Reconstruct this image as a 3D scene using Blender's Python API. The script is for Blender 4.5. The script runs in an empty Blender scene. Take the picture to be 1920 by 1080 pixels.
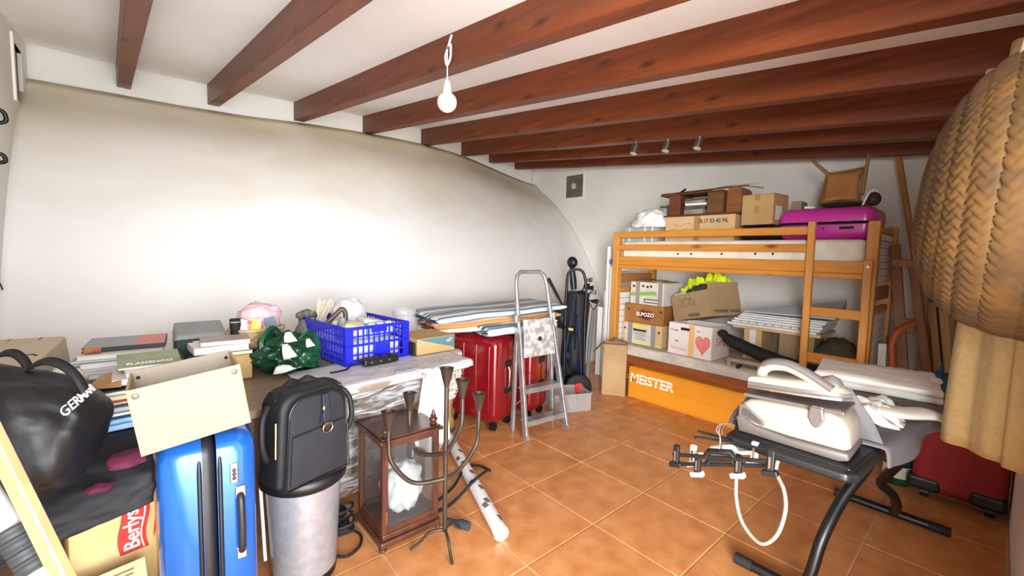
import bpy, bmesh, math, random
from math import pi, sin, cos, sqrt, radians, atan2
from mathutils import Vector, Matrix, noise
V = Vector
C = bpy.context.scene.collection
random.seed(7)

# ---------------------------------------------------------------- camera
S = bpy.context.scene
F_PX, PITCH, ROLL, YAW, CAM_H = 792.2, 0.0769263, 0.0259448, 0.855352449, 1.325
fwd = V((cos(YAW)*cos(PITCH), sin(YAW)*cos(PITCH), -sin(PITCH)))
right0 = V((sin(YAW), -cos(YAW), 0)); up0 = right0.cross(fwd)
rgt = right0*cos(ROLL) + up0*sin(ROLL); upv = up0*cos(ROLL) - right0*sin(ROLL)
CAM = V((0, 0, CAM_H))
cam = bpy.data.cameras.new('camera'); camo = bpy.data.objects.new('camera', cam); C.objects.link(camo)
cam.sensor_width = 36; cam.lens = 36*F_PX/1920; cam.clip_start = 0.02
camo.matrix_world = Matrix(((rgt.x, upv.x, -fwd.x, CAM.x), (rgt.y, upv.y, -fwd.y, CAM.y), (rgt.z, upv.z, -fwd.z, CAM.z), (0, 0, 0, 1)))
S.camera = camo

# ---------------------------------------------------------------- light and exposure
S.view_settings.view_transform = 'Standard'; S.view_settings.look = 'None'
S.view_settings.gamma = 1; S.view_settings.use_curve_mapping = False
S.view_settings.exposure = 0.18
S.cycles.use_denoising = True
S.cycles.max_bounces = 10; S.cycles.diffuse_bounces = 8; S.cycles.transparent_max_bounces = 16
wd = bpy.data.worlds.new('sky'); S.world = wd; wd.use_nodes = True
bg = wd.node_tree.nodes['Background']; bg.inputs[0].default_value = (.80, .90, 1, 1); bg.inputs[1].default_value = 1.2
def area(name, loc, target, sx, sy, power, col=(1, 1, 1)):
    l = bpy.data.lights.new(name, 'AREA'); l.shape = 'RECTANGLE'; l.size = sx; l.size_y = sy; l.energy = power; l.color = col
    o = bpy.data.objects.new(name, l); C.objects.link(o); o.location = loc
    o.rotation_euler = (V(target)-V(loc)).to_track_quat('-Z', 'Y').to_euler()
    return o
area('door_daylight', (-.3, -3.2, 1.7), (1.2, 2.6, 1.3), 3.6, 2.4, 520, (.93, .97, 1))
area('added_bunk_fill', (-4.9, -2.6, 1.8), (3.0, 1.2, 1.0), 5.0, 2.4, 2500, (.98, .985, .98))  # unseen lamp outside left, added to brighten the bunk and right side
area('added_ceiling_fill', (.1, -1.3, .15), (1.4, 2.2, 2.0), 2.2, 1.6, 190, (.94, .97, 1))  # added lamp low outside the doorway, aimed up to lift the ceiling

# ---------------------------------------------------------------- survey helper: where a line of sight meets a plane of the room
def at(px, py, x=None, y=None, z=None, d=None):
    r = fwd + rgt*((px-960)/F_PX) - upv*((py-540)/F_PX)
    if x is not None: k = x/r.x
    elif y is not None: k = y/r.y
    elif z is not None: k = (z-CAM_H)/r.z
    else: k = d
    return CAM + r*k
def lerp(a, b, t): return a+(b-a)*t
def interp(x, tab):
    if x <= tab[0][0]: return tab[0][1]
    for (a, b), (c, d) in zip(tab, tab[1:]):
        if x <= c: return b+(d-b)*(x-a)/(c-a)
    return tab[-1][1]

# ---------------------------------------------------------------- materials
def N(nt, t, **k):
    n = nt.nodes.new(t)
    for a, b in k.items(): setattr(n, a, b)
    return n
def srgb(h):
    h = h.lstrip('#'); c = [int(h[i:i+2], 16)/255 for i in (0, 2, 4)]
    return tuple((x/12.92 if x <= .04045 else ((x+.055)/1.055)**2.4) for x in c)+(1,)
def colr(c): return srgb(c) if isinstance(c, str) else (tuple(c)+(1,))[:4]
def mat(name, c, rough=.6, metal=0, c2=None, scale=6, stretch=(1, 1, 1), detail=4, lo=.35, hi=.65, bump=0, bscale=None, bstretch=None, trans=0, alpha=1, spec=.5, coat=0, coord='Object', rnd=0, sheen=0, c3=None, dist=.0):
    m = bpy.data.materials.new(name); m.use_nodes = True; nt = m.node_tree; b = nt.nodes['Principled BSDF']
    b.inputs['Roughness'].default_value = rough; b.inputs['Metallic'].default_value = metal
    b.inputs['Specular IOR Level'].default_value = spec; b.inputs['Alpha'].default_value = alpha
    b.inputs['Transmission Weight'].default_value = trans; b.inputs['Coat Weight'].default_value = coat
    b.inputs['Coat Roughness'].default_value = .15
    if sheen: b.inputs['Sheen Weight'].default_value = sheen
    b.inputs['Base Color'].default_value = colr(c)
    tc = N(nt, 'ShaderNodeTexCoord'); src = tc.outputs[coord] if coord != 'World' else N(nt, 'ShaderNodeNewGeometry').outputs['Position']
    def noi(sc, st, det):
        mp = N(nt, 'ShaderNodeMapping'); mp.inputs['Scale'].default_value = st; nt.links.new(src, mp.inputs[0])
        n = N(nt, 'ShaderNodeTexNoise'); n.inputs['Scale'].default_value = sc; n.inputs['Detail'].default_value = det
        n.inputs['Distortion'].default_value = dist
        nt.links.new(mp.outputs[0], n.inputs['Vector']); return n
    outc = None
    if c2 is not None:
        n = noi(scale, stretch, detail); r = N(nt, 'ShaderNodeValToRGB')
        r.color_ramp.elements[0].position = lo; r.color_ramp.elements[1].position = hi
        r.color_ramp.elements[0].color = colr(c); r.color_ramp.elements[1].color = colr(c2)
        if c3 is not None:
            e = r.color_ramp.elements.new(min(1, hi+.12)); e.color = colr(c3)
        nt.links.new(n.outputs['Fac'], r.inputs[0]); outc = r.outputs[0]
    if rnd:
        oi = N(nt, 'ShaderNodeObjectInfo'); hs = N(nt, 'ShaderNodeHueSaturation')
        mr = N(nt, 'ShaderNodeMapRange'); mr.inputs[3].default_value = 1-rnd; mr.inputs[4].default_value = 1+rnd
        nt.links.new(oi.outputs['Random'], mr.inputs[0]); nt.links.new(mr.outputs[0], hs.inputs['Value'])
        if outc: nt.links.new(outc, hs.inputs['Color'])
        else: hs.inputs['Color'].default_value = colr(c)
        outc = hs.outputs[0]
    if outc: nt.links.new(outc, b.inputs['Base Color'])
    if bump:
        n = noi(bscale or scale*4, bstretch or stretch, 6); bp = N(nt, 'ShaderNodeBump'); bp.inputs['Strength'].default_value = bump
        bp.inputs['Distance'].default_value = .01
        nt.links.new(n.outputs['Fac'], bp.inputs['Height']); nt.links.new(bp.outputs[0], b.inputs['Normal'])
    return m
def stripes(name, cols, axis, period, rough=.8, coord='Object', bump=0):
    """cloth with printed stripes: cols = [(fraction, colour), ...] across one period along the axis"""
    m = bpy.data.materials.new(name); m.use_nodes = True; nt = m.node_tree; b = nt.nodes['Principled BSDF']
    b.inputs['Roughness'].default_value = rough
    tc = N(nt, 'ShaderNodeTexCoord'); sp = N(nt, 'ShaderNodeSeparateXYZ'); nt.links.new(tc.outputs[coord], sp.inputs[0])
    dv = N(nt, 'ShaderNodeMath', operation='DIVIDE'); dv.inputs[1].default_value = period; nt.links.new(sp.outputs[axis], dv.inputs[0])
    fr = N(nt, 'ShaderNodeMath', operation='FRACT'); nt.links.new(dv.outputs[0], fr.inputs[0])
    r = N(nt, 'ShaderNodeValToRGB'); r.color_ramp.interpolation = 'CONSTANT'
    els = r.color_ramp.elements
    while len(els) > 1: els.remove(els[-1])
    els[0].position = 0; els[0].color = colr(cols[0][1]); p = cols[0][0]
    for fra, c in cols[1:]:
        e = els.new(p); e.color = colr(c); p += fra
    nt.links.new(fr.outputs[0], r.inputs[0]); nt.links.new(r.outputs[0], b.inputs['Base Color'])
    return m
def glassy(name, c, rough, clear, spec=.5):
    """thin see-through sheet: part clear, part coloured, glossy"""
    m = bpy.data.materials.new(name); m.use_nodes = True; nt = m.node_tree; b = nt.nodes['Principled BSDF']
    b.inputs['Base Color'].default_value = colr(c); b.inputs['Roughness'].default_value = rough; b.inputs['Specular IOR Level'].default_value = spec
    b.inputs['Alpha'].default_value = 1-clear
    return m

# ---------------------------------------------------------------- mesh builder
MATS = {}
def smat(o): return MATS.get(o.name, Matrix()) if o else Matrix()
def frame(loc, rz=0, rx=0, ry=0): return Matrix.Translation(V(loc)) @ Matrix.Rotation(rz, 4, 'Z') @ Matrix.Rotation(ry, 4, 'Y') @ Matrix.Rotation(rx, 4, 'X')
def axes(o, x, y, z):
    o, x, y, z = V(o), V(x), V(y), V(z)
    return Matrix(((x.x, y.x, z.x, o.x), (x.y, y.y, z.y, o.y), (x.z, y.z, z.z, o.z), (0, 0, 0, 1)))
class MB:
    def __init__(s): s.v = []; s.f = []; s.mi = []; s.cur = 0
    def add(s, vs, fs, M=None):
        o = len(s.v); s.v += [(M @ V(p)) if M else V(p) for p in vs]
        s.f += [[i+o for i in f] for f in fs]; s.mi += [s.cur]*len(fs); return s
    def hexa(s, p, M=None):  # 4 bottom (ccw from above) then 4 top
        return s.add(p, [(3, 2, 1, 0), (4, 5, 6, 7), (0, 1, 5, 4), (1, 2, 6, 5), (2, 3, 7, 6), (3, 0, 4, 7)], M)
    def box(s, c, sz, M=None):
        x, y, z = c; a, b, h = sz[0]/2, sz[1]/2, sz[2]/2
        return s.hexa([(x-a, y-b, z-h), (x+a, y-b, z-h), (x+a, y+b, z-h), (x-a, y+b, z-h), (x-a, y-b, z+h), (x+a, y-b, z+h), (x+a, y+b, z+h), (x-a, y+b, z+h)], M)
    def bx(s, x0, x1, y0, y1, z0, z1, M=None): return s.box(((x0+x1)/2, (y0+y1)/2, (z0+z1)/2), (x1-x0, y1-y0, z1-z0), M)
    def bar(s, a, b, w, h, up=(0, 0, 1), M=None):  # a board from a to b: w across, h along up
        a, b = V(a), V(b); d = (b-a).normalized(); u = V(up); u = (u-d*u.dot(d)).normalized(); r = d.cross(u)
        q = [(-1, -1), (1, -1), (1, 1), (-1, 1)]
        return s.hexa([a+r*(i*w/2)+u*(j*h/2) for i, j in q]+[b+r*(i*w/2)+u*(j*h/2) for i, j in q], M)
    def tube(s, pts, r, n=8, M=None, closed=False, cap=True):
        pts = [V(p) for p in pts]; k = len(pts); rs = r if isinstance(r, (list, tuple)) else [r]*k
        tang = []
        for i in range(k):
            a = pts[i-1] if (i or closed) else pts[i]; b = pts[(i+1) % k] if (i < k-1 or closed) else pts[i]
            tang.append((b-a).normalized())
        u = tang[0].orthogonal().normalized(); vs = []
        for i in range(k):
            t = tang[i]; u = (u-t*u.dot(t)); u = u.normalized() if u.length > 1e-6 else t.orthogonal().normalized(); w = t.cross(u)
            vs += [pts[i]+(u*cos(2*pi*j/n)+w*sin(2*pi*j/n))*rs[i] for j in range(n)]
        fs = []
        for i in range(k if closed else k-1):
            for j in range(n):
                a = i*n+j; b = i*n+(j+1) % n; c = ((i+1) % k)*n+(j+1) % n; d = ((i+1) % k)*n+j
                fs.append((a, b, c, d))
        if cap and not closed: fs += [tuple(range(n-1, -1, -1)), tuple(range((k-1)*n, k*n))]
        return s.add(vs, fs, M)
    def cyl(s, a, b, r0, r1=None, n=16, M=None): return s.tube([a, b], [r0, r0 if r1 is None else r1], n, M)
    def lathe(s, prof, n=24, M=None, cap=True):
        vs = []; k = len(prof)
        for r, z in prof: vs += [V((r*cos(2*pi*j/n), r*sin(2*pi*j/n), z)) for j in range(n)]
        fs = [(i*n+j, i*n+(j+1) % n, (i+1)*n+(j+1) % n, (i+1)*n+j) for i in range(k-1) for j in range(n)]
        if cap: fs += [tuple(range(n-1, -1, -1)), tuple(range((k-1)*n, k*n))]
        return s.add(vs, fs, M)
    def grid(s, f, nu, nv, M=None, cu=False):
        vs = [f(i/(nu if cu else nu-1), j/(nv-1)) for j in range(nv) for i in range(nu)]
        fs = [(j*nu+i, j*nu+(i+1) % nu, (j+1)*nu+(i+1) % nu, (j+1)*nu+i) for j in range(nv-1) for i in range(nu if cu else nu-1)]
        return s.add(vs, fs, M)
    def prism(s, poly, z0, z1, M=None):
        n = len(poly); vs = [(x, y, z0) for x, y in poly]+[(x, y, z1) for x, y in poly]
        fs = [tuple(range(n-1, -1, -1)), tuple(range(n, 2*n))]+[(i, (i+1) % n, n+(i+1) % n, n+i) for i in range(n)]
        return s.add(vs, fs, M)
    def blob(s, c, r, seed=0, amp=.12, freq=3, sub=3, M=None, flat=None, pw=1.0):
        bm = bmesh.new(); bmesh.ops.create_icosphere(bm, subdivisions=sub, radius=1); vs = []
        for v in bm.verts:
            p = v.co.copy()
            if pw != 1: p = V([math.copysign(abs(q)**pw, q) for q in p])
            p = p*(1+amp*noise.fractal(p*freq+V((seed*7.3, seed*3.1, seed)), 1, 2, 3))
            q = V((p.x*r[0], p.y*r[1], p.z*r[2]))
            if flat is not None and q.z < flat: q.z = flat
            vs.append(q+V(c))
        fs = [[v.index for v in f.verts] for f in bm.faces]; bm.free()
        return s.add(vs, fs, M)
    def text(s, body, size, M, ext=.001, off=0, sx=1, ax='CENTER', shear=0):
        cu = bpy.data.curves.new('t', 'FONT'); cu.body = body; cu.size = size; cu.extrude = ext; cu.offset = off; cu.align_x = ax; cu.align_y = 'CENTER'; cu.shear = shear; cu.resolution_u = 3
        o = bpy.data.objects.new('t', cu); C.objects.link(o); me = o.to_mesh()
        vs = [(v.co.x*sx, v.co.y, v.co.z) for v in me.vertices]; fs = [tuple(p.vertices) for p in me.polygons]
        o.to_mesh_clear(); bpy.data.objects.remove(o); bpy.data.curves.remove(cu)
        return s.add(vs, fs, M)
    def build(s, name, m, parent=None, smooth=False, bevel=0, seg=2, world=False, sub=0, solid=0, ang=40, merge=False, off=0):
        me = bpy.data.meshes.new(name); vs = s.v
        if world and parent is not None:
            Mi = smat(parent).inverted(); vs = [Mi @ p for p in vs]
        me.from_pydata([tuple(p) for p in vs], [], s.f)
        ms = m if isinstance(m, (list, tuple)) else [m]
        for q in ms: me.materials.append(q)
        if len(ms) > 1: me.polygons.foreach_set('material_index', s.mi)
        bm = bmesh.new(); bm.from_mesh(me)
        if merge: bmesh.ops.remove_doubles(bm, verts=bm.verts, dist=1e-5)
        bmesh.ops.recalc_face_normals(bm, faces=bm.faces)
        if bevel:
            es = [e for e in bm.edges if len(e.link_faces) == 2 and e.calc_face_angle(0) > radians(ang)]
            bmesh.ops.bevel(bm, geom=es, offset=bevel, segments=seg, profile=.5, affect='EDGES', clamp_overlap=True)
        bm.to_mesh(me); bm.free()
        if smooth: me.shade_smooth()
        o = bpy.data.objects.new(name, me); C.objects.link(o)
        if smooth and (smooth != 2):
            me.set_sharp_from_angle(angle=radians(50))
        if solid:
            k = o.modifiers.new('solid', 'SOLIDIFY'); k.thickness = solid; k.offset = off
        if sub:
            k = o.modifiers.new('sub', 'SUBSURF'); k.levels = sub; k.render_levels = sub
        if parent is not None: o.parent = parent; MATS[o.name] = smat(parent)
        return o
def thing(name, label, cat, M=None, group=None, loc=None):
    o = bpy.data.objects.new(name, None); C.objects.link(o); o.empty_display_size = .05
    M = M if M is not None else Matrix.Translation(V(loc or (0, 0, 0)))
    o.matrix_world = M; MATS[o.name] = M
    o['label'] = label; o['category'] = cat
    if group: o['group'] = group
    return o
def tag(o, label, cat, group=None):
    o['label'] = label; o['category'] = cat
    if group: o['group'] = group
    return o
def struct(o): o['kind'] = 'structure'; return o
def one(b, name, m, label, cat, group=None, **k):
    """a thing that is one mesh: its origin goes to its base"""
    xs = [p.x for p in b.v]; ys = [p.y for p in b.v]; zs = [p.z for p in b.v]
    c = V(((min(xs)+max(xs))/2, (min(ys)+max(ys))/2, min(zs))); b.v = [p-c for p in b.v]
    o = b.build(name, m, **k); o.location = c; return tag(o, label, cat, group)
def copy_tree(o, parent=None):
    c = o.copy(); C.objects.link(c)
    if parent is not None: c.parent = parent
    for ch in list(o.children): copy_tree(ch, c)
    return c
def bez(p, n=16):
    """smooth curve through the given points"""
    p = [V(q) for q in p]; out = []
    for i in range(len(p)-1):
        a, b, c, d = p[max(i-1, 0)], p[i], p[i+1], p[min(i+2, len(p)-1)]
        for k in range(n):
            t = k/n; out.append(.5*((2*b)+(c-a)*t+(2*a-5*b+4*c-d)*t*t+(3*b-a-3*c+d)*t**3))
    out.append(p[-1]); return out
def fract(p, s=1.0, seed=0, o=3): return noise.fractal(V(p)*s+V((seed*3.7, seed*1.9, seed*5.3)), 1, 2, o)
# ================================================================ the room
M_plaster = mat('white_plaster', '#e9e6e0', .9, c2='#dedad2', scale=1.3, bump=.25, bscale=18, coord='World')
M_ceil = mat('ceiling_plaster', '#eeece8', .9, c2='#e6e2dc', scale=1.1, bump=.15, bscale=14, coord='World')
def cave_mat():
    m = mat('limewashed_cave_wall', '#e8e5de', .92, bump=.5, bscale=7, coord='World'); nt = m.node_tree; b = nt.nodes['Principled BSDF']
    g = N(nt, 'ShaderNodeNewGeometry'); sp = N(nt, 'ShaderNodeSeparateXYZ'); nt.links.new(g.outputs['Position'], sp.inputs[0])
    n = N(nt, 'ShaderNodeTexNoise'); n.inputs['Scale'].default_value = 1.6; n.inputs['Detail'].default_value = 6; n.inputs['Distortion'].default_value = .5
    mp = N(nt, 'ShaderNodeMapping'); mp.inputs['Scale'].default_value = (.8, .8, 1.7); nt.links.new(g.outputs['Position'], mp.inputs[0]); nt.links.new(mp.outputs[0], n.inputs['Vector'])
    # old yellowed wash lies towards the top: height plus patchy noise
    mr = N(nt, 'ShaderNodeMapRange'); mr.inputs[1].default_value = 1.35; mr.inputs[2].default_value = 2.6; nt.links.new(sp.outputs[2], mr.inputs[0])
    ad = N(nt, 'ShaderNodeMath', operation='MULTIPLY_ADD'); ad.inputs[1].default_value = .9; nt.links.new(n.outputs['Fac'], ad.inputs[0])
    sb = N(nt, 'ShaderNodeMath', operation='SUBTRACT'); sb.inputs[1].default_value = .5; nt.links.new(mr.outputs[0], sb.inputs[0]); nt.links.new(sb.outputs[0], ad.inputs[2])
    r = N(nt, 'ShaderNodeValToRGB'); r.color_ramp.elements[0].position = .15; r.color_ramp.elements[1].position = .95
    r.color_ramp.elements[0].color = srgb('#e9e7e3'); r.color_ramp.elements[1].color = srgb('#cfc3a4')
    nt.links.new(ad.outputs[0], r.inputs[0]); nt.links.new(r.outputs[0], b.inputs['Base Color'])
    return m
M_cave = cave_mat()
M_grout = mat('grout', '#d9b48c', .9, c2='#c79f78', scale=20, coord='World')
M_tile = mat('terracotta_tile', '#b8733f', .30, c2='#d3935d', scale=9, detail=8, lo=.3, hi=.7, bump=.06, bscale=30, coord='World', rnd=.05, c3='#c58552', spec=.45)
def beam_mat(name, a, b2, knot):
    m = mat(name, a, .42, c2=b2, scale=3.0, stretch=(9, .7, 9), detail=6, lo=.3, hi=.72, bump=.12, bscale=5, dist=.7, spec=.4)
    nt = m.node_tree; b = nt.nodes['Principled BSDF']; l = b.inputs['Base Color'].links[0]; src = l.from_socket
    tc = N(nt, 'ShaderNodeTexCoord'); mp = N(nt, 'ShaderNodeMapping'); mp.inputs['Scale'].default_value = (7, 2.6, 7); nt.links.new(tc.outputs['Object'], mp.inputs[0])
    vo = N(nt, 'ShaderNodeTexVoronoi'); vo.inputs['Scale'].default_value = 1.0; nt.links.new(mp.outputs[0], vo.inputs['Vector'])
    r = N(nt, 'ShaderNodeValToRGB'); r.color_ramp.elements[0].position = .05; r.color_ramp.elements[1].position = .17
    r.color_ramp.elements[0].color = (1, 1, 1, 1); r.color_ramp.elements[1].color = (0, 0, 0, 1); nt.links.new(vo.outputs['Distance'], r.inputs[0])
    mx = N(nt, 'ShaderNodeMix', data_type='RGBA'); nt.links.new(r.outputs[0], mx.inputs[0]); nt.links.new(src, mx.inputs[6]); mx.inputs[7].default_value = srgb(knot)
    nt.links.new(mx.outputs[2], b.inputs['Base Color']); return m
M_beam = beam_mat('stained_beam', '#5c2a10', '#7a3b18', '#2e1408')

X0, X1, Y0 = -.60, 4.60, -.13
YL = [(-.6, 4.65), (-.07, 4.73), (.5, 4.66), (1.17, 4.55), (1.8, 4.42), (2.46, 4.38), (3.1, 4.55), (3.64, 4.68), (4.19, 4.76), (4.6, 4.85)]
ZL = [(-.6, 2.485), (-.2, 2.52), (.4, 2.53), (.84, 2.535), (1.26, 2.56), (1.7, 2.555), (2.4, 2.55), (3.1, 2.56), (3.6, 2.51), (4.1, 2.45), (4.6, 2.42)]
PR = [(0, 3.3), (.5, 3.34), (.92, 3.49), (1.19, 3.615), (1.586, 3.86), (1.95, 4.17), (2.243, 4.46), (2.45, 4.85)]
def prof(z):
    # smoothed profile of the bulging wall
    return sum(interp(z+k*.08, PR) for k in (-2, -1, 0, 1, 2))/5
def smooth_tab(x, T): return sum(interp(x+k*.12, T) for k in (-2, -1, 0, 1, 2))/5
def cave(u, v):
    x = lerp(X0-.02, X1+.02, u); zl = smooth_tab(x, ZL); yl = smooth_tab(x, YL); z = v*zl
    y = 3.3+(prof(z*2.45/zl)-3.3)*(yl-3.3)/(4.78-3.3)
    y += .025*fract((x*.9, z*1.4, 0), 1, 1)*min(1, z*3)
    return V((x, y, z))
def cave_y(x, z):
    zl = smooth_tab(x, ZL); return cave((x-X0+.02)/(X1-X0+.04), z/zl).y
b = MB(); b.grid(cave, 90, 50); struct(b.build('wall_back', M_cave, smooth=2, solid=.06, off=1))
def ceil_z(y): return 2.762+.103*(y-4.75)
b = MB()
def strip(u, v):
    x = lerp(X0-.02, X1+.02, u); yl = smooth_tab(x, YL)+.03
    return V((x, yl, lerp(smooth_tab(x, ZL)-.03, ceil_z(yl)+.03, v)))
b.grid(strip, 60, 5); struct(b.build('trim_1', M_plaster, smooth=2, solid=.05, off=1))
b = MB(); b.hexa([(X0-.2, Y0-.2, ceil_z(Y0-.2)), (X1+.2, Y0-.2, ceil_z(Y0-.2)), (X1+.2, 5.1, ceil_z(5.1)), (X0-.2, 5.1, ceil_z(5.1)), (X0-.2, Y0-.2, ceil_z(Y0-.2)+.1), (X1+.2, Y0-.2, ceil_z(Y0-.2)+.1), (X1+.2, 5.1, ceil_z(5.1)+.1), (X0-.2, 5.1, ceil_z(5.1)+.1)])
ceiling = struct(b.build('ceiling', M_ceil)); MATS[ceiling.name] = Matrix()
b = MB(); b.bx(X1, X1+.12, Y0-.12, 5.1, 0, 2.95); wall_right = struct(b.build('wall_right', M_plaster))
# wall_left with a recessed hatch opening (left of the picture)
hy0, hy1, hz0, hz1 = at(24, 120, x=X0).y, at(43, 150, x=X0).y, at(36, 190, x=X0).z, at(30, 85, x=X0).z
b = MB()
for y0, y1, z0, z1 in ((Y0-.1, hy0, 0, 2.95), (hy1, 5.1, 0, 2.95), (hy0, hy1, 0, hz0), (hy0, hy1, hz1, 2.95)): b.bx(X0-.12, X0, y0, y1, z0, z1)
wall_left = struct(b.build('wall_left', M_plaster))
# wall_front: doorway in which the photographer stands, solid beyond it
b = MB(); b.bx(1.14, X1+.1, Y0-.20, Y0, 0, 2.3); b.bx(X0-.12, 1.14, Y0-.12, Y0, 2.08, 2.3)
struct(b.build('wall_front', M_plaster))
b = MB(); b.bx(X0-.1, X1+.1, Y0-.6, 3.6, -.06, -.004); floor = struct(b.build('floor', M_grout)); MATS[floor.name] = Matrix()
# floor tiles, each its own piece, 45 cm grid
t0 = MB(); t0.bx(-.222, .222, -.222, .222, -.02, 0)
tile = t0.build('tile', M_tile, floor, bevel=.003, seg=1); first = True
for i in range(-4, 7):
    for j in range(-6, 4):
        x = 1.645+.45*(i+.5); y = 2.13+.45*(j+.5)
        if x > X1 or y > 3.5 or x < X0-.2 or y < Y0-.3: continue
        o = tile if first else tile.copy()
        if not first: C.objects.link(o)
        o.location = (x, y, random.uniform(-.001, .0006)); first = False
# eight beams, sloping down towards the doorway
BX = [-.07-.02, .50, 1.17, 1.80, 2.46, 3.10, 3.64, 4.19]
BW = .085
for x in BX:
    ye = smooth_tab(x, YL)+.06; L = ye-Y0-.02; sl = .103; zb = ceil_z(ye)-.172
    b = MB(); b.hexa([(-.045*(-L)-BW/2, -L, -sl*L), (-.045*(-L)+BW/2, -L, -sl*L), (BW/2, 0, 0), (-BW/2, 0, 0), (-.045*(-L)-BW/2, -L, -sl*L+.19), (-.045*(-L)+BW/2, -L, -sl*L+.19), (BW/2, 0, .19), (-BW/2, 0, .19)])
    o = b.build('ceiling_beam', M_beam, ceiling, bevel=.004, seg=1); o.location = (x, ye, zb)
# hatch in the left wall, vent in the right wall
t = thing('wall_hatch', 'brown timber hatch recessed high in the left wall with a white reveal', 'hatch', loc=(X0-.08, (hy0+hy1)/2, hz0))
M_hatch = mat('hatch_wood', '#7d6345', .6, c2='#5c4530', scale=3, stretch=(1, 1, 6))
b = MB(); b.bx(X0-.035, X0-.02, hy0, hy1, hz0, hz1); b.build('panel', M_hatch, t, world=True)
b = MB()
for y0, y1, z0, z1 in ((hy0-.035, hy0, hz0-.03, hz1+.03), (hy0, hy1, hz1, hz1+.025)): b.bx(X0-.1, X0+.012, y0, y1, z0, z1)
b.build('frame', mat('white_paint', '#f2efe6', .6), t, world=True)
# ================================================================ shared things
def wood(name, a, b2, knot=None, rough=.45, stretch=(8, .8, 8), scale=3, coat=0):
    return mat(name, a, rough, c2=b2, scale=scale, stretch=stretch, detail=6, lo=.32, hi=.7, bump=.08, dist=.6, coat=coat)
M_pine = beam_mat('honey_pine', '#b87626', '#c98a36', '#6a3012')
M_pine_z = wood('honey_pine_upright', '#be7e2e', '#ce913e', stretch=(9, 9, .7))
M_redwood = wood('red_brown_board', '#7e3f1b', '#965127')
M_white = mat('white_paint_board', '#e9e8e6', .5, c2='#dddcda', scale=3)
M_mattress = mat('mattress_ticking', '#e3ddd0', .9, c2='#d3cabb', scale=5, stretch=(6, 2, 2), bump=.25, bscale=12, sheen=.2)
M_mattress2 = mat('grey_mattress_ticking', '#cfc6bb', .9, c2='#b7aca2', scale=4, stretch=(9, 1.2, 2), lo=.4, hi=.6, bump=.2, bscale=10)
M_kraft = mat('kraft_cardboard', '#bd9a6a', .85, c2='#b18d5d', scale=4, bump=.04, bscale=40)
M_kraft2 = mat('pale_cardboard', '#d2b184', .85, c2='#c6a576', scale=4, bump=.04, bscale=40)
M_kraft3 = mat('dull_cardboard', '#a58a68', .88, c2='#98805f', scale=4, bump=.06, bscale=30)
M_tape_b = mat('brown_tape', '#ab8049', .35)
M_tape_g = mat('grey_tape', '#8f8c89', .35)
M_black = mat('black_plastic', '#0c0c0e', .45)
M_blackm = mat('black_matte', '#0f0f11', .75)
M_dark = mat('dark_inside', '#2a221b', .9)
M_chrome = mat('steel', '#b9b9ba', .3, metal=1)
M_gold = mat('brass', '#c8b07c', .3, metal=1)
M_ink = mat('dark_print', '#3a342f', .8)
M_paper = mat('paper_white', '#e8e6e2', .8, c2='#dcd9d3', scale=6)
M_wtext = mat('white_print', '#f1ece2', .7)

def carton(name, label, M, w, d, h, m, group=None, cat='box', tape=None, tw=.05, flap=True, holes=False):
    """closed cardboard box; local front is -y, origin at the centre of its base"""
    t = thing(name, label, cat, M, group)
    b = MB(); b.bx(-w/2, w/2, -d/2, d/2, 0, h-.004); b.build('body', m, t, bevel=.003, seg=1)
    b = MB(); b.bx(-w/2, w/2, -d/2+.001, -.002, h-.004, h); b.build('flap', m, t)
    b = MB(); b.bx(-w/2, w/2, .002, d/2-.001, h-.004, h); b.build('flap', m, t)
    if tape:
        b = MB(); b.bx(-tw/2, tw/2, -d/2-.0012, d/2+.001, h, h+.001); b.bx(-tw/2, tw/2, -d/2-.0012, -d/2-.0002, h*.45, h+.001); b.build('tape', tape, t)
    return t
def open_carton(name, label, M, w, d, h, m, flaps=(0, 0, 0, 0), th=.005, inner=None, cat='box', group=None, fl=.14):
    """open box: base, four walls, flaps given as outward tilt angles (front, right, back, left) in degrees from upright, None = no flap"""
    t = thing(name, label, cat, M, group)
    b = MB(); b.bx(-w/2, w/2, -d/2, d/2, 0, th)
    b.bx(-w/2, w/2, -d/2, -d/2+th, th, h); b.bx(-w/2, w/2, d/2-th, d/2, th, h)
    b.bx(-w/2, -w/2+th, -d/2+th, d/2-th, th, h); b.bx(w/2-th, w/2, -d/2+th, d/2-th, th, h)
    b.build('body', m, t)
    for k, a in enumerate(flaps):
        if a is None: continue
        a = radians(a); L = w if k in (0, 2) else d; half = (d if k in (0, 2) else w)/2-.003
        b = MB(); b.bx(-L/2+.004, L/2-.004, -.002, .002, 0, fl)
        Mf = Matrix.Rotation((0, pi/2, pi, -pi/2)[k], 4, 'Z') @ Matrix.Translation((0, -half, h)) @ Matrix.Rotation(a, 4, 'X')
        b.v = [Mf @ p for p in b.v]; b.build('flap', inner or m, t)
    return t
def label_on(t, name, m, x, z, w, h, y, th=.001):
    b = MB(); b.bx(x-w/2, x+w/2, y-th, y, z-h/2, z+h/2); return b.build(name, m, t)
def text_front(t, name, body, size, x, z, y, m, sx=1, off=0, rot=0, shear=0, ext=.0006):
    M = axes((x, y, z), (1, 0, 0), (0, 0, 1), (0, -1, 0)) @ Matrix.Rotation(rot, 4, 'Z')
    b = MB(); b.text(body, size, M, ext, off, sx, shear=shear); return b.build(name, m, t)
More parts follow.
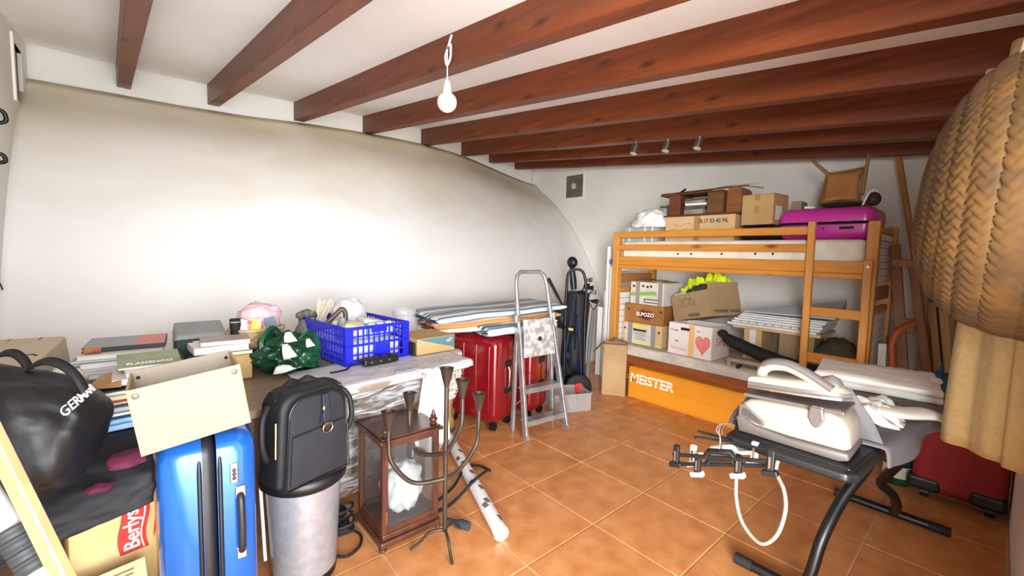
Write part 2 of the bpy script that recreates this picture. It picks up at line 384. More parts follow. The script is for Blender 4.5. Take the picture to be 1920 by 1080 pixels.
def text_side(t, name, body, size, y, z, x, m, sx=1, off=0, rot=0):
    M = axes((x, y, z), (0, 1, 0), (0, 0, 1), (1, 0, 0)) @ Matrix.Rotation(rot, 4, 'Z')
    b = MB(); b.text(body, size, M, .0006, off, sx); return b.build(name, m, t)
def shell(w, d, h, r, ribs, y0, y1, taper=.0):
    """half of a hard suitcase between y0 (seam) and y1 (face) : rounded pan"""
    b = MB(); n = 7
    def rr(k, ex, ez):  # rounded rectangle outline, inset by k
        pts = []; rad = max(r-k*.3, .01); W = ex-k; H = ez-k
        for cx, cz, a0 in ((W-rad, H-rad, 0), (-W+rad, H-rad, pi/2), (-W+rad, -H+rad, pi), (W-rad, -H+rad, 3*pi/2)):
            for i in range(n): a = a0+pi/2*i/(n-1); pts.append((cx+rad*cos(a), cz+rad*sin(a)))
        return pts
    D = y1-y0; rings = []
    for t, k in ((0, 0), (.35, 0), (.62, .003), (.8, .010), (.92, .022), (.985, .04), (1, .06)):
        rings.append([(x, y0+D*t, z+h/2) for x, z in rr(k*r/.06, w/2, h/2)])
    m = len(rings[0]); vs = sum(rings, []); fs = [(i*m+j, i*m+(j+1) % m, (i+1)*m+(j+1) % m, (i+1)*m+j) for i in range(len(rings)-1) for j in range(m)]
    fs += [tuple(range(m-1, -1, -1)), tuple(range((len(rings)-1)*m, len(rings)*m))]
    b.add(vs, fs); return b
def suitcase(name, label, M, w, d, h, mshell, mband, r=.06, ribs=0, wheels=True, group=None, cat='suitcase', band=.02, wheel_r=.025, lift=.045):
    """upright hard-shell case: local front -y, base centre origin; seam runs round its thickness"""
    t = thing(name, label, cat, M, group); L = lift if wheels else 0
    LM = Matrix.Translation((0, 0, L)); hh = h-L
    for sg in (-1, 1):
        b = shell(w, d, hh, r, ribs, sg*band/2, sg*d/2); b.v = [LM @ p for p in b.v]
        o = b.build('shell', mshell, t, smooth=True)
        if ribs:
            q = MB(); 
            for i in range(ribs):
                x = lerp(-w/2+.07, w/2-.07, i/(ribs-1)); q.tube([(x, sg*(d/2-.004), L+.10), (x, sg*(d/2+.001), L+.13), (x, sg*(d/2+.001), h-.10), (x, sg*(d/2-.004), h-.07)], .008, 8)
            ro = q.build('rib', mshell, t, smooth=True)
    b = shell(w-.008, band, hh-.008, r-.004, 0, -band/2, band/2); b.v = [Matrix.Translation((0, 0, L+.004)) @ p for p in b.v]; b.build('zip_band', mband, t, smooth=True)
    if wheels:
        for sx in (-1, 1):
            for sy in (-1, 1):
                x, y = sx*(w/2-.06), sy*(d/2-.055)
                b = MB(); b.cyl((x-.018, y, wheel_r), (x+.018, y, wheel_r), wheel_r, n=14); b.bx(x-.024, x+.024, y-.012, y+.012, wheel_r, L+.012)
                b.build('wheel', M_black, t, smooth=True)
    b = MB(); b.tube([(-.09, 0, h-.004), (-.085, 0, h+.018), (.085, 0, h+.018), (.09, 0, h-.004)], .009, 8); b.build('top_handle', M_black, t, smooth=True)
    return t

# ================================================================ bunk bed along the right wall
XF = 3.58; YR, YLft = .555, 2.545; XB = 4.33
bunk = thing('bunk_bed', 'honey pine bunk bed with ladder loaded with boxes on both levels', 'bed', loc=(3.95, 1.55, 0))
def bw(name, m, parent, *boxes, bevel=.004):
    b = MB()
    for q in boxes: b.bx(*q)
    return b.build(name, m, parent, world=True, bevel=bevel, seg=1)
pw_ = .07
for x0 in (XF, XB-pw_):
    for y in (YR, YLft): bw('post', M_pine_z, bunk, (x0, x0+pw_, y-.032, y+.032, 0, 1.61 if y == YR else 1.585))
for z0, z1 in ((1.527, 1.585), (1.404, 1.460)): bw('guard_rail', M_pine, bunk, (XF-.012, XF+.014, .90, YLft-.03, z0, z1))
bw('side_rail', M_pine, bunk, (XF+.002, XF+.034, YR+.03, YLft-.03, 1.262, 1.345))
bw('side_rail', M_pine, bunk, (XF+.01, XF+.03, YR+.03, YLft-.03, 1.225, 1.262))
bw('side_rail', M_pine, bunk, (XB-.05, XB-.01, YR+.03, YLft-.03, 1.25, 1.345))
bw('guard_rail', M_pine, bunk, (XB-.05, XB-.02, YR+.03, YLft-.03, 1.50, 1.56))
bw('lower_rail', M_redwood, bunk, (XF-.005, XF+.03, YR+.03, YLft-.03, .20, .372))
bw('lower_rail', M_redwood, bunk, (XB-.05, XB-.01, YR+.03, YLft-.03, .20, .372))
for i in range(10): bw('bed_slat', M_pine, bunk, (XF+.036, XB-.05, .68+i*.19, .75+i*.19, 1.262, 1.28)); bw('bed_slat', M_pine, bunk, (XF+.03, XB-.05, .68+i*.19, .75+i*.19, .30, .318))
# end panels: white boards between brown rails
for y in (YR, YLft):
    n = 7
    for lo, hi, k in ((1.20, 1.545, 7), (.42, .98, 9)):
        for i in range(k):
            z0 = lerp(lo, hi, i/k); z1 = lerp(lo, hi, (i+1)/k)-.005
            bw('panel_board', M_white, bunk, (XF+pw_, XB-pw_, y-.009, y+.009, z0, z1), bevel=.002)
    bw('end_rail', M_pine, bunk, (XF+pw_, XB-pw_, y-.016, y+.016, 1.545, 1.585))
    bw('end_rail', wood('end_rail_wood', '#9a6330', '#ab7238'), bunk, (XF+pw_, XB-pw_, y-.014, y+.014, 1.075, 1.17))
    bw('end_rail', M_pine, bunk, (XF+pw_, XB-pw_, y-.014, y+.014, .985, 1.03))
# ladder hooked on the front
lad = bunk
bb = MB(); bb.bar((3.545, .885, 1.615), (3.50, .862, .50), .045, .032, up=(1, 0, 0)); bb.build('ladder_post', M_pine_z, bunk, world=True, bevel=.004, seg=1)
bb = MB(); bb.bar((3.545, .562, 1.355), (3.515, .548, .50), .045, .032, up=(1, 0, 0)); bb.build('ladder_post', M_pine_z, bunk, world=True, bevel=.004, seg=1)
for z0, z1, x in ((.958, 1.022, 3.527), (.632, .702, 3.515)): bw('ladder_rung', M_pine, bunk, (x-.013, x+.013, .572, .85, z0, z1))
def bolt(x, y, z): return MB().cyl((x-.004, y, z), (x, y, z), .008, n=10)
for y, z in ((.882, 1.555), (.880, 1.432), (.874, 1.305), (.560, 1.31)): bolt(3.528, y, z).build('bolt', M_chrome, bunk, world=True)
# mattresses
def mattress(name, label, x0, x1, y0, y1, z0, z1, m, seed):
    b = MB(); nx, ny, nz = 10, 26, 4
    bm = MB().box((0, 0, 0), (1, 1, 1))
    b.bx(x0, x1, y0, y1, z0, z1)
    o = one(b, name, m, label, 'mattress', bevel=.035, seg=4, smooth=True); return o
mt_up = mattress('mattress', 'cream quilted mattress on the upper bunk under the boxes and pink suitcase', XF+.045, XB-.06, YR+.045, YLft-.045, 1.283, 1.495, M_mattress, 1)
mattress('mattress', 'greyish ticking mattress on the lower bunk beneath the cartons', XF+.034, XB-.055, YR+.045, YLft-.045, .32, .462, M_mattress2, 2)
ZL_ = .464; ZU = 1.497
for px in (1271, 1296, 1353, 1416, 1449):
    p = at(px, 476, x=XF+.044); b = MB(); b.lathe([(.001, 0), (.009, 0), (.008, .004), (.001, .005)], 10, axes(p-mt_up.location, (0, 1, 0), (0, 0, 1), (-1, 0, 0))); b.build('button', M_dark, mt_up)
R90 = -pi/2
# ---- boxes on the lower bunk, left stack (bottom to top)
M_wcart = mat('white_printed_carton', '#cfcbc2', .8, c2='#c2beb4', scale=5)
M_green = mat('green_print', '#7fae57', .8); M_yel = mat('yellow_print', '#d8cf53', .8)
t = carton('carton', 'white beige carton with yellow stripe and grey tape, bottom of the bunk\'s left stack', frame((3.90, 2.30, ZL_), R90), .44, .34, .215, M_kraft2, 'cartons on the lower bunk')
label_on(t, 'printed_front', M_wcart, -.02, .105, .34, .19, -.171); label_on(t, 'stripe', M_yel, -.03, .185, .16, .03, -.1725); label_on(t, 'stripe', M_yel, 0, .012, .43, .016, -.1725)
for x in (-.13, .13): label_on(t, 'tape', M_tape_g, x, .108, .05, .214, -.1735)
label_on(t, 'print_block', M_ink, -.02, .145, .15, .022, -.1725)
for i in range(4): label_on(t, 'print_line', M_ink, -.02+.01*(i % 2), .115-.02*i, .13-.02*(i % 3), .005, -.1725)
for x in (-.19, -.075, .19): label_on(t, 'mark', M_ink, x, .15, .02, .02, -.1738)
M_pozo = mat('brown_fruit_tray', '#a06c34', .8, c2='#8f5f2d', scale=5)
t = carton('carton', 'brown tray carton lettered ELPOZO in the middle of the bunk stack', frame((3.92, 2.31, ZL_+.217), R90+.03), .43, .33, .185, M_pozo, 'cartons on the lower bunk')
M_maroon = mat('maroon_print', '#5a1f1c', .8)
b = MB(); b.lathe([(.001, 0), (.105, 0), (.105, .001), (.001, .001)], 28, axes((.02, -.1655, .085), (1, 0, 0), (0, 0, .36), (0, -1, 0))); b.build('emblem', M_maroon, t)
text_front(t, 'lettering', 'ELPOZO', .052, .02, .087, -.167, M_wtext, 1.0, .0015)
b = MB(); b.bar((-.03, -.166, .128), (.10, -.166, .128), .001, .006); b.bar((.01, -.166, .040), (.08, -.166, .040), .001, .008); b.bar((-.02, -.166, .118), (.0, -.166, .140), .001, .012); b.build('emblem_rays', M_maroon, t)
for x in (-.17, .185): MB().cyl((x, -.166, .13), (x, -.164, .13), .011, n=12).build('hole', M_dark, t)
t = carton('carton', 'grey white carton with green stripe and grey tape on top of the bunk stack', frame((3.93, 2.28, ZL_+.404), R90-.05), .38, .33, .225, M_wcart, 'cartons on the lower bunk')
b = MB(); b.hexa([(-.185, -.1665, .075), (.12, -.1665, .105), (.12, -.165, .105), (-.185, -.165, .075), (-.185, -.1665, .112), (.10, -.1665, .142), (.10, -.165, .142), (-.185, -.165, .112)]); b.build('stripe', M_green, t)
for x in (-.10, .155): label_on(t, 'tape', M_tape_g, x, .112, .045, .222, -.1675)
label_on(t, 'print_block', M_ink, .06, .04, .17, .04, -.166); label_on(t, 'print_light', M_wcart, .06, .04, .15, .022, -.1668)
for i, x in enumerate((-.15, -.04, .01, .05)): label_on(t, 'scribble', M_ink, x, .18+.006*(i % 2), .025, .022, -.1665)
b = MB(); b.grid(lambda u, v: V((lerp(-.17, .17, u), lerp(-.13, .13, v), .227+.03*abs(fract((u*3, v*3, 1), 1, 3)))), 12, 10); b.build('crumpled_wrap', M_kraft3, t, smooth=True, solid=.003)
# ---- apple box with the vest box tilted on it
M_apple = mat('white_fruit_carton', '#e2dcd6', .75, c2='#d8d0c8', scale=4); M_red = mat('pink_red_print', '#dd7f78', .8); M_mag = mat('magenta_print', '#c25a78', .8)
M_ora = mat('orange_print', '#e0b070', .8)
t = open_carton('fruit_carton', 'white fruit carton printed with a red heart under the tilted carton', frame((3.82, 1.765, ZL_), R90-.06), .41, .32, .285, M_apple, (None,)*4)
hp = [(0.062*(16*sin(a)**3)/16, .062*(13*cos(a)-5*cos(2*a)-2*cos(3*a)-cos(4*a))/14) for a in [2*pi*i/40 for i in range(40)]]
b = MB(); b.prism(hp, 0, .001, axes((.125, -.160, .125), (1, 0, 0), (0, 0, 1.25), (0, -1, 0))); b.build('printed_heart', M_red, t)
b = MB(); b.tube([(x*1.04, z*1.04, 0) for x, z in hp], .002, 5, axes((.125, -.161, .125), (1, 0, 0), (0, 0, 1.25), (0, -1, 0)), closed=True); b.build('heart_outline', mat('red_print', '#c2453f', .8), t)
label_on(t, 'tape', M_ora, .02, .14, .05, .28, -.1602)
b = MB(); b.bx(-.085, .0, -.163, -.1602, .225, .25); b.build('hand_hole', M_dark, t, bevel=.01, seg=3)
text_front(t, 'lettering', 'Manzanas', .042, -.10, .055, -.1605, M_red); text_side(t, 'lettering', 'Sergi', .10, .01, .15, .2055, M_mag)
for i, (x, z) in enumerate(((-.17, .22), (-.13, .215), (.08, .235), (-.12, .12))): label_on(t, 'small_print', M_tape_g, x, z, .035, .008+.006*(i % 2), -.1605)
Mv = axes((3.86, 1.70, .745), (-.13, -.955, .28), (.94, -.18, -.02), (.03, .27, .96))
Mv = frame((3.865, 1.72, .80), R90-.35) @ Matrix.Rotation(radians(-14), 4, 'Y')
t = open_carton('carton', 'open brown carton tilted on the white fruit carton, bright vests inside', Mv, .44, .36, .235, M_kraft3, (None, 10, None, None), fl=.06)
Mv2 = Mv
text_front(t, 'lettering', 'FRAGIL', .035, .04, .03, -.181, M_ink, 1.2, .001); text_side(t, 'lettering', '* POSTRES - NADAL', .032, .01, .04, .221, M_ink, 1.1, .001)
M_scr = mat('scribble_ink', '#6d5840', .8)
b = MB()
random.seed(3)
for k in range(4): b.tube([(-.13+.05*k+.035*cos(a*1.0)+.004*a, -.1815, .15+.04*sin(a*1.3+k)) for a in [i*.5 for i in range(14)]], .002, 4)
b.build('scribble', M_scr, t)
M_hivis = mat('hivis_yellow_cloth', '#d6ea1c', .7, c2='#c3dd10', scale=6, bump=.2); M_refl = mat('grey_reflective_band', '#c9cbcb', .4); M_char = mat('charcoal_cloth', '#33363a', .9)
def crumple(c, sx, sy, h, seed, M, n=26, edge=.8):
    def f(u, v):
        x, y = u*2-1, v*2-1; r = max(abs(x), abs(y)); k = fract((x*1.3, y*1.3, seed), 1.4, seed, 4); k2 = abs(fract((x*2.2, y*2.2, seed+4), 1.2, seed, 3))
        z = h*(1-r**3)+h*.55*k-h*.7*k2*(.4+r*.6); return V((c[0]+x*sx*(1+.18*k), c[1]+y*sy*(1-.18*k2), c[2]+z))
    return MB().grid(f, n, n, M)
o = crumple((-.05, .0, .245), .15, .13, .12, 3, Mv); one(o, 'hivis_vest', M_hivis, 'crumpled fluorescent yellow vest lying in the tilted carton', 'vest', smooth=True, solid=.004, off=-1)
o = crumple((.10, .04, .27), .11, .11, .11, 8, Mv); one(o, 'hivis_vest', M_hivis, 'yellow vest with dark piping hanging over the carton\'s right rim', 'vest', smooth=True, solid=.004, off=-1)
o = crumple((.06, -.11, .245), .11, .05, .05, 5, Mv); one(o, 'charcoal_cloth', M_char, 'charcoal cloth at the front rim of the tilted carton', 'cloth', smooth=True, solid=.004, off=-1)
o = crumple((-.13, -.125, .225), .09, .045, .035, 6, Mv); one(o, 'reflective_band', M_refl, 'grey white reflective cloth at the carton\'s left rim beside yellow vests', 'cloth', smooth=True, solid=.004, off=-1)
# ---- flat white panels, black case and oddments at the right half of the lower bunk
M_pane = mat('white_frame_panel', '#dfe1e4', .45, c2='#d2d5d9', scale=3); M_bluish = mat('pale_blue_panel', '#c3ccd6', .5)
zz = .79
supp = [('support_box', 'pale cardboard box under the left end of the white panels', M_kraft2, (4.02, 1.33), .14, .3), ('support_box', 'shallow brown box under the middle of the white panels', M_kraft3, (4.05, 1.02), .24, .3)]
for nm, lb, m, (x, y), w, d in supp:
    t = carton(nm, lb, frame((x, y, ZL_), R90), w, d, .30, m, 'boxes carrying the panels', tape=M_white if w < .2 else None)
yy = [(1.50, .86), (1.47, .84), (1.455, .83), (1.43, .835), (1.42, .82), (1.405, .81)]
ths = [.022, .018, .02, .016, .018, .012]
b = MB(); b.bx(3.78, 4.24, .84, 1.46, zz-.024, zz-.001); one(b, 'plywood_sheet', M_kraft2, 'thin brown sheet beneath the pile of white panels on the lower bunk', 'board')
names = ['white panel, lowest of the pile on the lower bunk', 'white panel with small marks, second from the bottom of the pile', 'white panel, third from the bottom of the pile', 'white panel, fourth from the bottom of the pile', 'white panel with grey end, fifth from the bottom of the pile', 'white panel, topmost of the flat pile on the lower bunk']
for i, ((a, c), th) in enumerate(zip(yy, ths)):
    b = MB(); b.bx(3.76+.012*i, 4.22, c, a, zz, zz+th-.002); o = one(b, 'framed_panel', M_pane, names[i], 'panel', 'white panels piled on the lower bunk', bevel=.002, seg=1); zz += th
    if i == 1:
        q = MB()
        for k in range(9): q.bx(3.7705-3.7705-.0, .001, -.25+.06*k, -.235+.06*k, .006, .012)
        q.v = [p+V((-(4.22-3.772)/2-.001, 0, 0)) for p in q.v]; q.build('mark', M_ink, o)
b = MB(); b.hexa([(3.85, 1.40, zz+.004), (3.88, .78, zz+.012), (4.22, .78, zz+.016), (4.20, 1.36, zz+.006), (3.85, 1.40, zz+.010), (3.88, .78, zz+.022), (4.22, .78, zz+.14), (4.20, 1.36, zz+.012)])
one(b, 'wedge_cushion', M_bluish, 'pale blue wedge shaped foam lying on the white panels', 'foam')
b = MB(); pts = bez([(3.66, 1.475, .70), (3.655, 1.40, .66), (3.645, 1.15, .59), (3.63, .92, .55), (3.62, .74, .53)], 8)
n_ = len(pts); b.tube(pts, [lerp(.03, .052, min(1, i/8)) for i in range(n_)], 10)
t = thing('rifle_case', 'long black padded case slanting in front of the panels on the lower bunk', 'case', loc=(3.65, 1.1, .5)); b.build('body', M_blackm, t, smooth=True, world=True)
b = MB(); b.blob((3.655, 1.485, .715), (.03, .04, .035), 2, .2, 2); b.build('end_knot', M_blackm, t, smooth=True, world=True)
# small grey metal contraption, white cables, blue book near the iron
t = thing('metal_bracket', 'dull cream metal bracket frame under the black case on the mattress', 'bracket', loc=(3.62, 1.30, ZL_)); M_cream = mat('cream_metal', '#a69c85', .5, c2='#8f866f', scale=8)
bw('plate', M_cream, t, (3.60, 3.72, 1.16, 1.42, .505, .535)); bw('foot', M_cream, t, (3.60, 3.63, 1.39, 1.42, ZL_, .505)); bw('foot', M_cream, t, (3.60, 3.63, 1.16, 1.19, ZL_, .505)); bw('bar', M_cream, t, (3.61, 3.63, 1.19, 1.39, ZL_, .475))
b = MB(); b.cyl((3.60, 1.33, .475), (3.64, 1.33, .475), .018, n=14); b.build('wheel', M_dark, t, world=True, smooth=True)
b = MB()
for k in range(3): b.tube(bez([(3.60+.01*k, 1.12, .478+.012*k), (3.57, 1.02, .50+.012*k), (3.58, .93, .49), (3.64, .98, .485), (3.66, 1.10, .483)], 8), .010, 8)
one(b, 'cable_coil', M_paper, 'loose white hose coil on the mattress beside the ladder foot', 'hose', smooth=True)
M_blueb = mat('blue_book_cover', '#2f6f8e', .5, c2='#285f80', scale=5)
b = MB(); b.bx(-.09, .09, -.12, .12, 0, .022, frame((3.66, .70, ZL_+.002), .25)); one(b, 'blue_book', M_blueb, 'flat blue book lying on the mattress behind the ladder', 'book', bevel=.002, seg=1)
b = crumple((3.62, .84, ZL_+.008), .09, .07, .05, 12, Matrix()); one(b, 'striped_bag', mat('blue_white_print', '#dfe3ea', .6, c2='#4b78b5', scale=12, lo=.5, hi=.56), 'crumpled blue and white plastic bag at the ladder foot', 'bag', smooth=True, solid=.004)
b = MB(); b.blob((4.02, .76, .60), (.22, .17, .15), 4, .25, 2, flat=-.13); one(b, 'dark_bedding', mat('dark_olive_bedding', '#544a36', .9, c2='#453d2d', scale=4), 'dark olive bedding heap behind the ladder on the lower bunk', 'bedding', smooth=True)
b = MB(); b.blob((3.80, .82, .56), (.07, .09, .10), 6, .2, 2, flat=-.09); one(b, 'grey_pouch', mat('slate_pouch', '#6d7683', .8), 'slate grey soft pouch beside the dark bedding on the lower bunk', 'pouch', smooth=True)
# ---- long orange box along the foot of the bunk
M_orange = mat('orange_carton', '#dd8f1d', .5, c2='#d48718', scale=3)
t = thing('long_box', 'long flat orange carton lettered MEISTER standing against the bunk', 'box', frame((3.525, 1.62, 0), R90)); b = MB(); b.bx(-.64, .64, -.045, .045, 0, .30); b.build('body', M_orange, t, bevel=.003, seg=1)
b = MB(); b.bx(-.635, .635, -.0465, -.045, .012, .017); b.bx(-.635, .635, -.0465, -.045, .285, .29); b.bx(-.635, .635, -.0462, -.045, .145, .148); b.build('crease', mat('orange_crease', '#c07715', .6), t)
Mt = axes((-.405, -.047, .192), (1, 0, 0), (0, 0, 1), (0, -1, 0))
b = MB(); b.text('MEiSTER', .118, Mt, .0006, .0035, 1.02, shear=.08); b.build('lettering', M_wtext, t)
b = MB()
for k in (.015, -.012): b.bx(-.66, -.14, -.0482, -.0476, .192+k, .192+k+.007)
b.build('lettering_stripe', M_orange, t)
# ================================================================ load on the upper bunk
t = carton('long_carton', 'long pale carton with black lettering on the upper bunk, under the brown shelf', frame((3.90, 1.80, ZU), R90), .63, .30, .225, M_kraft2, tape=None)
label_on(t, 'tape', M_tape_b, -.01, .112, .055, .222, -.151)
text_front(t, 'lettering', '76.17 03-42 NL', .052, .13, .175, -.1515, M_ink, .80, .0008)
b = MB()
random.seed(5)
for k in range(3): b.tube([(-.28+.04*i+.02*k, -.1508, .05+.05*k+.015*sin(i*1.7+k)) for i in range(6)], .0016, 4)
b.build('scuff', M_scr, t)
# small brown wall shelf full of papers
M_shelf = wood('dark_brown_shelf', '#5a2f18', '#6d3b20'); M_shelf2 = wood('carved_brown_panel', '#6e4a26', '#5b3a1c', stretch=(12, 3, 12)); M_arch = wood('arched_end', '#7a4424', '#8d5730')
zs = ZU+.229
t = thing('wall_shelf', 'dark brown wooden shelf unit with arched end lying on the long carton', 'shelf', loc=(3.9, 1.8, zs))
bw('bottom_board', M_shelf, t, (3.755, 4.02, 1.46, 2.19, zs, zs+.014)); bw('top_board', M_shelf, t, (3.76, 4.02, 1.60, 2.19, zs+.198, zs+.21))
bw('side_panel', M_shelf, t, (3.76, 4.02, 1.985, 2.095, zs+.014, zs+.198)); bw('side_panel', M_shelf2, t, (3.757, 4.02, 1.595, 1.735, zs+.014, zs+.198))
q = []
for i in range(9): a = pi*i/8; q.append((1.525+.062*cos(a), zs+.19+.045*sin(a)))
q = [(1.587, zs+.014)]+q+[(1.463, zs+.014)]
b = MB(); b.prism(q, 3.80, 4.02, Matrix(((0, 0, 1, 0), (1, 0, 0, 0), (0, 1, 0, 0), (0, 0, 0, 1)))); b.build('arched_end', M_arch, t, world=True, bevel=.004, seg=1)
M_pgrey = mat('grey_magazine', '#9a968d', .6, c2='#77746c', scale=9); M_pdark = mat('dark_magazine', '#45423c', .6, c2='#5a564e', scale=9)
z = zs+.016
mags = [(M_pgrey, .045, 'grey bound papers, lowest in the brown shelf'), (M_pdark, .030, 'dark magazine above the grey papers in the brown shelf'), (M_paper, .022, 'white brochure in the middle of the brown shelf'), (M_pgrey, .022, 'grey magazine near the top of the brown shelf'), (M_pdark, .016, 'dark magazine topmost in the brown shelf')]
for i, (m, th, lb) in enumerate(mags):
    M = frame((3.87, 1.86, z+th/2), .12*((i*37) % 5-2)/2); b = MB(); b.box((0, 0, 0), (.17, .19, th), M); one(b, 'magazine', m, lb, 'magazine', 'magazines in the brown shelf', bevel=.002, seg=1); z += th+.002
M_greenp = mat('dark_green_plastic', '#1d5138', .4)
b = MB(); b.bx(3.80, 3.98, 2.102, 2.135, zs+.016, zs+.12); one(b, 'file_box', M_greenp, 'narrow dark green box at the left end of the brown shelf', 'box', bevel=.004)
b = MB(); b.bx(3.82, 3.98, 2.14, 2.185, zs+.016, zs+.095); one(b, 'pale_box', M_pgrey, 'small pale grey box at the far left of the brown shelf', 'box', bevel=.004)
t = thing('magnifier', 'small dark round mirror with stem lying on the pale box at the shelf\'s left', 'mirror', loc=(3.84, 2.165, zs+.097))
b = MB(); b.lathe([(.001, 0), (.04, 0), (.04, .012), (.001, .014)], 18, frame((0, .02, .005))); b.build('disc', M_greenp, t, smooth=True)
b = MB(); b.tube([(0, -.02, .012), (0, -.08, .05)], .005, 6); b.build('stem', M_black, t)
for i, (a, c2, lb) in enumerate((((3.80, 2.20, zs+.222), (3.86, 1.44, zs+.240), 'reddish thin lath lying along the front of the shelf top'), ((3.86, 2.10, zs+.222), (3.92, 1.38, zs+.262), 'pale thin lath lying in the middle of the shelf top'), ((3.93, 1.86, zs+.228), (3.97, 1.36, zs+.222), 'grey thin lath at the back of the shelf top'))):
    b = MB(); p = [V(a).lerp(V(c2), k/8)+V((0, 0, .02*sin(pi*k/8)*(i == 2)*2)) for k in range(9)]; b.tube(p, .006, 6); one(b, 'lath', (M_shelf, M_kraft2, M_pgrey)[i], lb, 'lath', 'laths on top of the brown shelf')
b = MB(); b.bar((3.82, 2.02, zs+.225), (3.86, 1.99, zs+.262), .02, .016); one(b, 'dark_peg', M_black, 'small dark peg standing on the left of the shelf top', 'peg')
# transparent box with a white plastic bag on it
M_clear = glassy('clear_plastic', '#c9c9c4', .15, .55); M_bagw = mat('white_plastic_bag', '#eceae6', .35, c2='#dcdad6', scale=5, bump=.3, bscale=14)
t = open_carton('clear_storage_box', 'clear plastic storage box at the left end of the upper bunk', frame((3.80, 2.335, ZU), R90), .36, .24, .125, M_clear, (None,)*4, th=.004)
b = MB(); b.bx(-.185, .185, -.125, .125, .125, .133); b.build('lid', M_clear, t, bevel=.003)
for x in (-.12, .05, .13): b = MB(); b.bx(x-.007, x+.007, -.127, -.121, .0, .135); b.build('clip', M_paper, t)
b = MB(); b.blob((0, .0, .055), (.13, .09, .05), 3, .2, 3, flat=-.048); b.build('contents', M_pgrey, t, smooth=True)
b = MB(); b.blob((3.81, 2.30, ZU+.135+.05), (.12, .19, .135), 5, .26, 2.6, sub=4, flat=-.048); one(b, 'plastic_bag', M_bagw, 'crumpled white plastic bag on top of the clear storage box', 'bag', smooth=2)
# dark trolley case with a small carton on it
t = suitcase('dark_case', 'low black case lying on the upper bunk under the small carton', axes((3.90, 1.45, ZU+.065), (0, 0, 1), (-1, 0, 0), (0, -1, 0)) , .12, .30, .32, M_black, M_blackm, r=.03, wheels=False)
t = carton('small_carton', 'square tan carton with brown tape on the black case, beside the pink suitcase', frame((3.88, 1.31, ZU+.128), R90-.12), .245, .25, .245, M_kraft, tape=None)
for z_, h_ in ((.222, .05), (.12, .06)): label_on(t, 'tape', M_tape_b, 0, z_, .04, h_, -.126)
b = MB(); b.bx(.1225, .1235, -.08, .02, .04, .15); b.build('label', M_paper, t)
b = MB(); b.bx(4.06, 4.22, 1.10, 1.17, ZU, 1.83); one(b, 'brown_board', M_kraft3, 'narrow brown board standing behind the small carton on the upper bunk', 'board', bevel=.003)
# pink suitcase lying flat
M_pink = mat('pink_shell', '#c22c97', .35, c2='#b82790', scale=2, coat=.3); M_pinkd = mat('dark_zip', '#2b1626', .5)
Mp = axes((3.955, .575, ZU+.118), (-1, 0, 0), (0, 0, 1), (0, 1, 0))
t = suitcase('suitcase', 'magenta hard-shell suitcase lying flat on the upper bunk', Mp, .44, .232, .59, M_pink, M_pinkd, r=.07, wheels=False, group='hard-shell suitcases', band=.022)
b = MB(); b.box((.219, -.035, .155), (.008, .022, .085)); b.build('lock', M_black, t, bevel=.006)
b = MB(); b.box((.224, -.035, .155), (.004, .010, .05)); b.build('lock_dial', M_blackm, t)
b = MB(); b.cyl((.217, -.035, .29), (.224, -.035, .29), .007, n=10); b.build('rivet', M_black, t)
# little chair upside down on it
zc = ZU+.24
M_seat = mat('tan_rawhide', '#a9743a', .6, c2='#8f5d2b', scale=7, bump=.2, bscale=14); M_cleg = wood('old_chair_wood', '#84613a', '#9c7748', stretch=(6, 6, 1))
t = thing('small_chair', 'small wooden chair with tan hide seat tipped over on the pink suitcase', 'chair', loc=(3.93, .80, zc))
sc = [(3.90, .935, 1.785), (3.90, .70, 1.785), (3.97, .712, 2.025), (3.97, .925, 2.01)]
def seatf(off):
    def f(u, v):
        a = V(sc[0]).lerp(V(sc[1]), u); c2_ = V(sc[3]).lerp(V(sc[2]), u); p = a.lerp(c2_, v)
        p.y += (.016 if u < .5 else -.016)*(-1)*sin(pi*v)*abs(2*u-1); p.z += -.012*sin(pi*u)*(2*v-1)
        return p+V((off, 0, 0))
    return f
b = MB(); b.grid(seatf(0), 10, 10); b.build('seat', M_seat, t, world=True, smooth=True, solid=.022)
b = MB(); b.tube([V(sc[i])+V((.012, 0, 0)) for i in range(4)], .012, 8, closed=True); b.build('seat_frame', M_cleg, t, world=True, smooth=True)
for a, c2_ in (((3.97, .90, 1.99), (3.87, 1.0, 2.105)), ((3.93, .695, 1.83), (3.99, .685, 2.115)), ((3.915, .925, 1.785), (4.14, .93, 1.765)), ((3.915, .71, 1.785), (4.16, .70, 1.765))):
    b = MB(); b.tube([a, c2_], [.015, .011], 8); b.build('leg', M_cleg, t, world=True, smooth=True)
for y in (.93, .69):
    pass
b = MB(); b.tube([(4.08, .93, 1.77), (4.08, .70, 1.77)], .008, 6); b.build('stretcher', M_cleg, t, world=True)
b = MB(); b.blob((3.86, .80, 1.757), (.05, .12, .022), 4, .2, 2.5, flat=-.02); one(b, 'dark_hat', mat('dark_brown_felt', '#2c1a12', .9), 'dark felt bundle squeezed under the small chair seat', 'cloth', smooth=True)
t = thing('dark_pouch', 'dark brown pouch with white strap right of the small chair', 'bag', loc=(3.87, .62, zc)); b = MB(); b.blob((3.87, .62, zc+.045), (.05, .045, .05), 7, .15, 2, flat=-.043); b.build('body', mat('pouch_leather', '#3a2118', .6), t, world=True, smooth=True)
b = MB(); b.tube(bez([(3.815, .665, zc+.004), (3.82, .64, zc+.075), (3.83, .62, zc+.105), (3.86, .595, zc+.095)], 5), .006, 6); b.build('strap', M_paper, t, world=True, smooth=True)
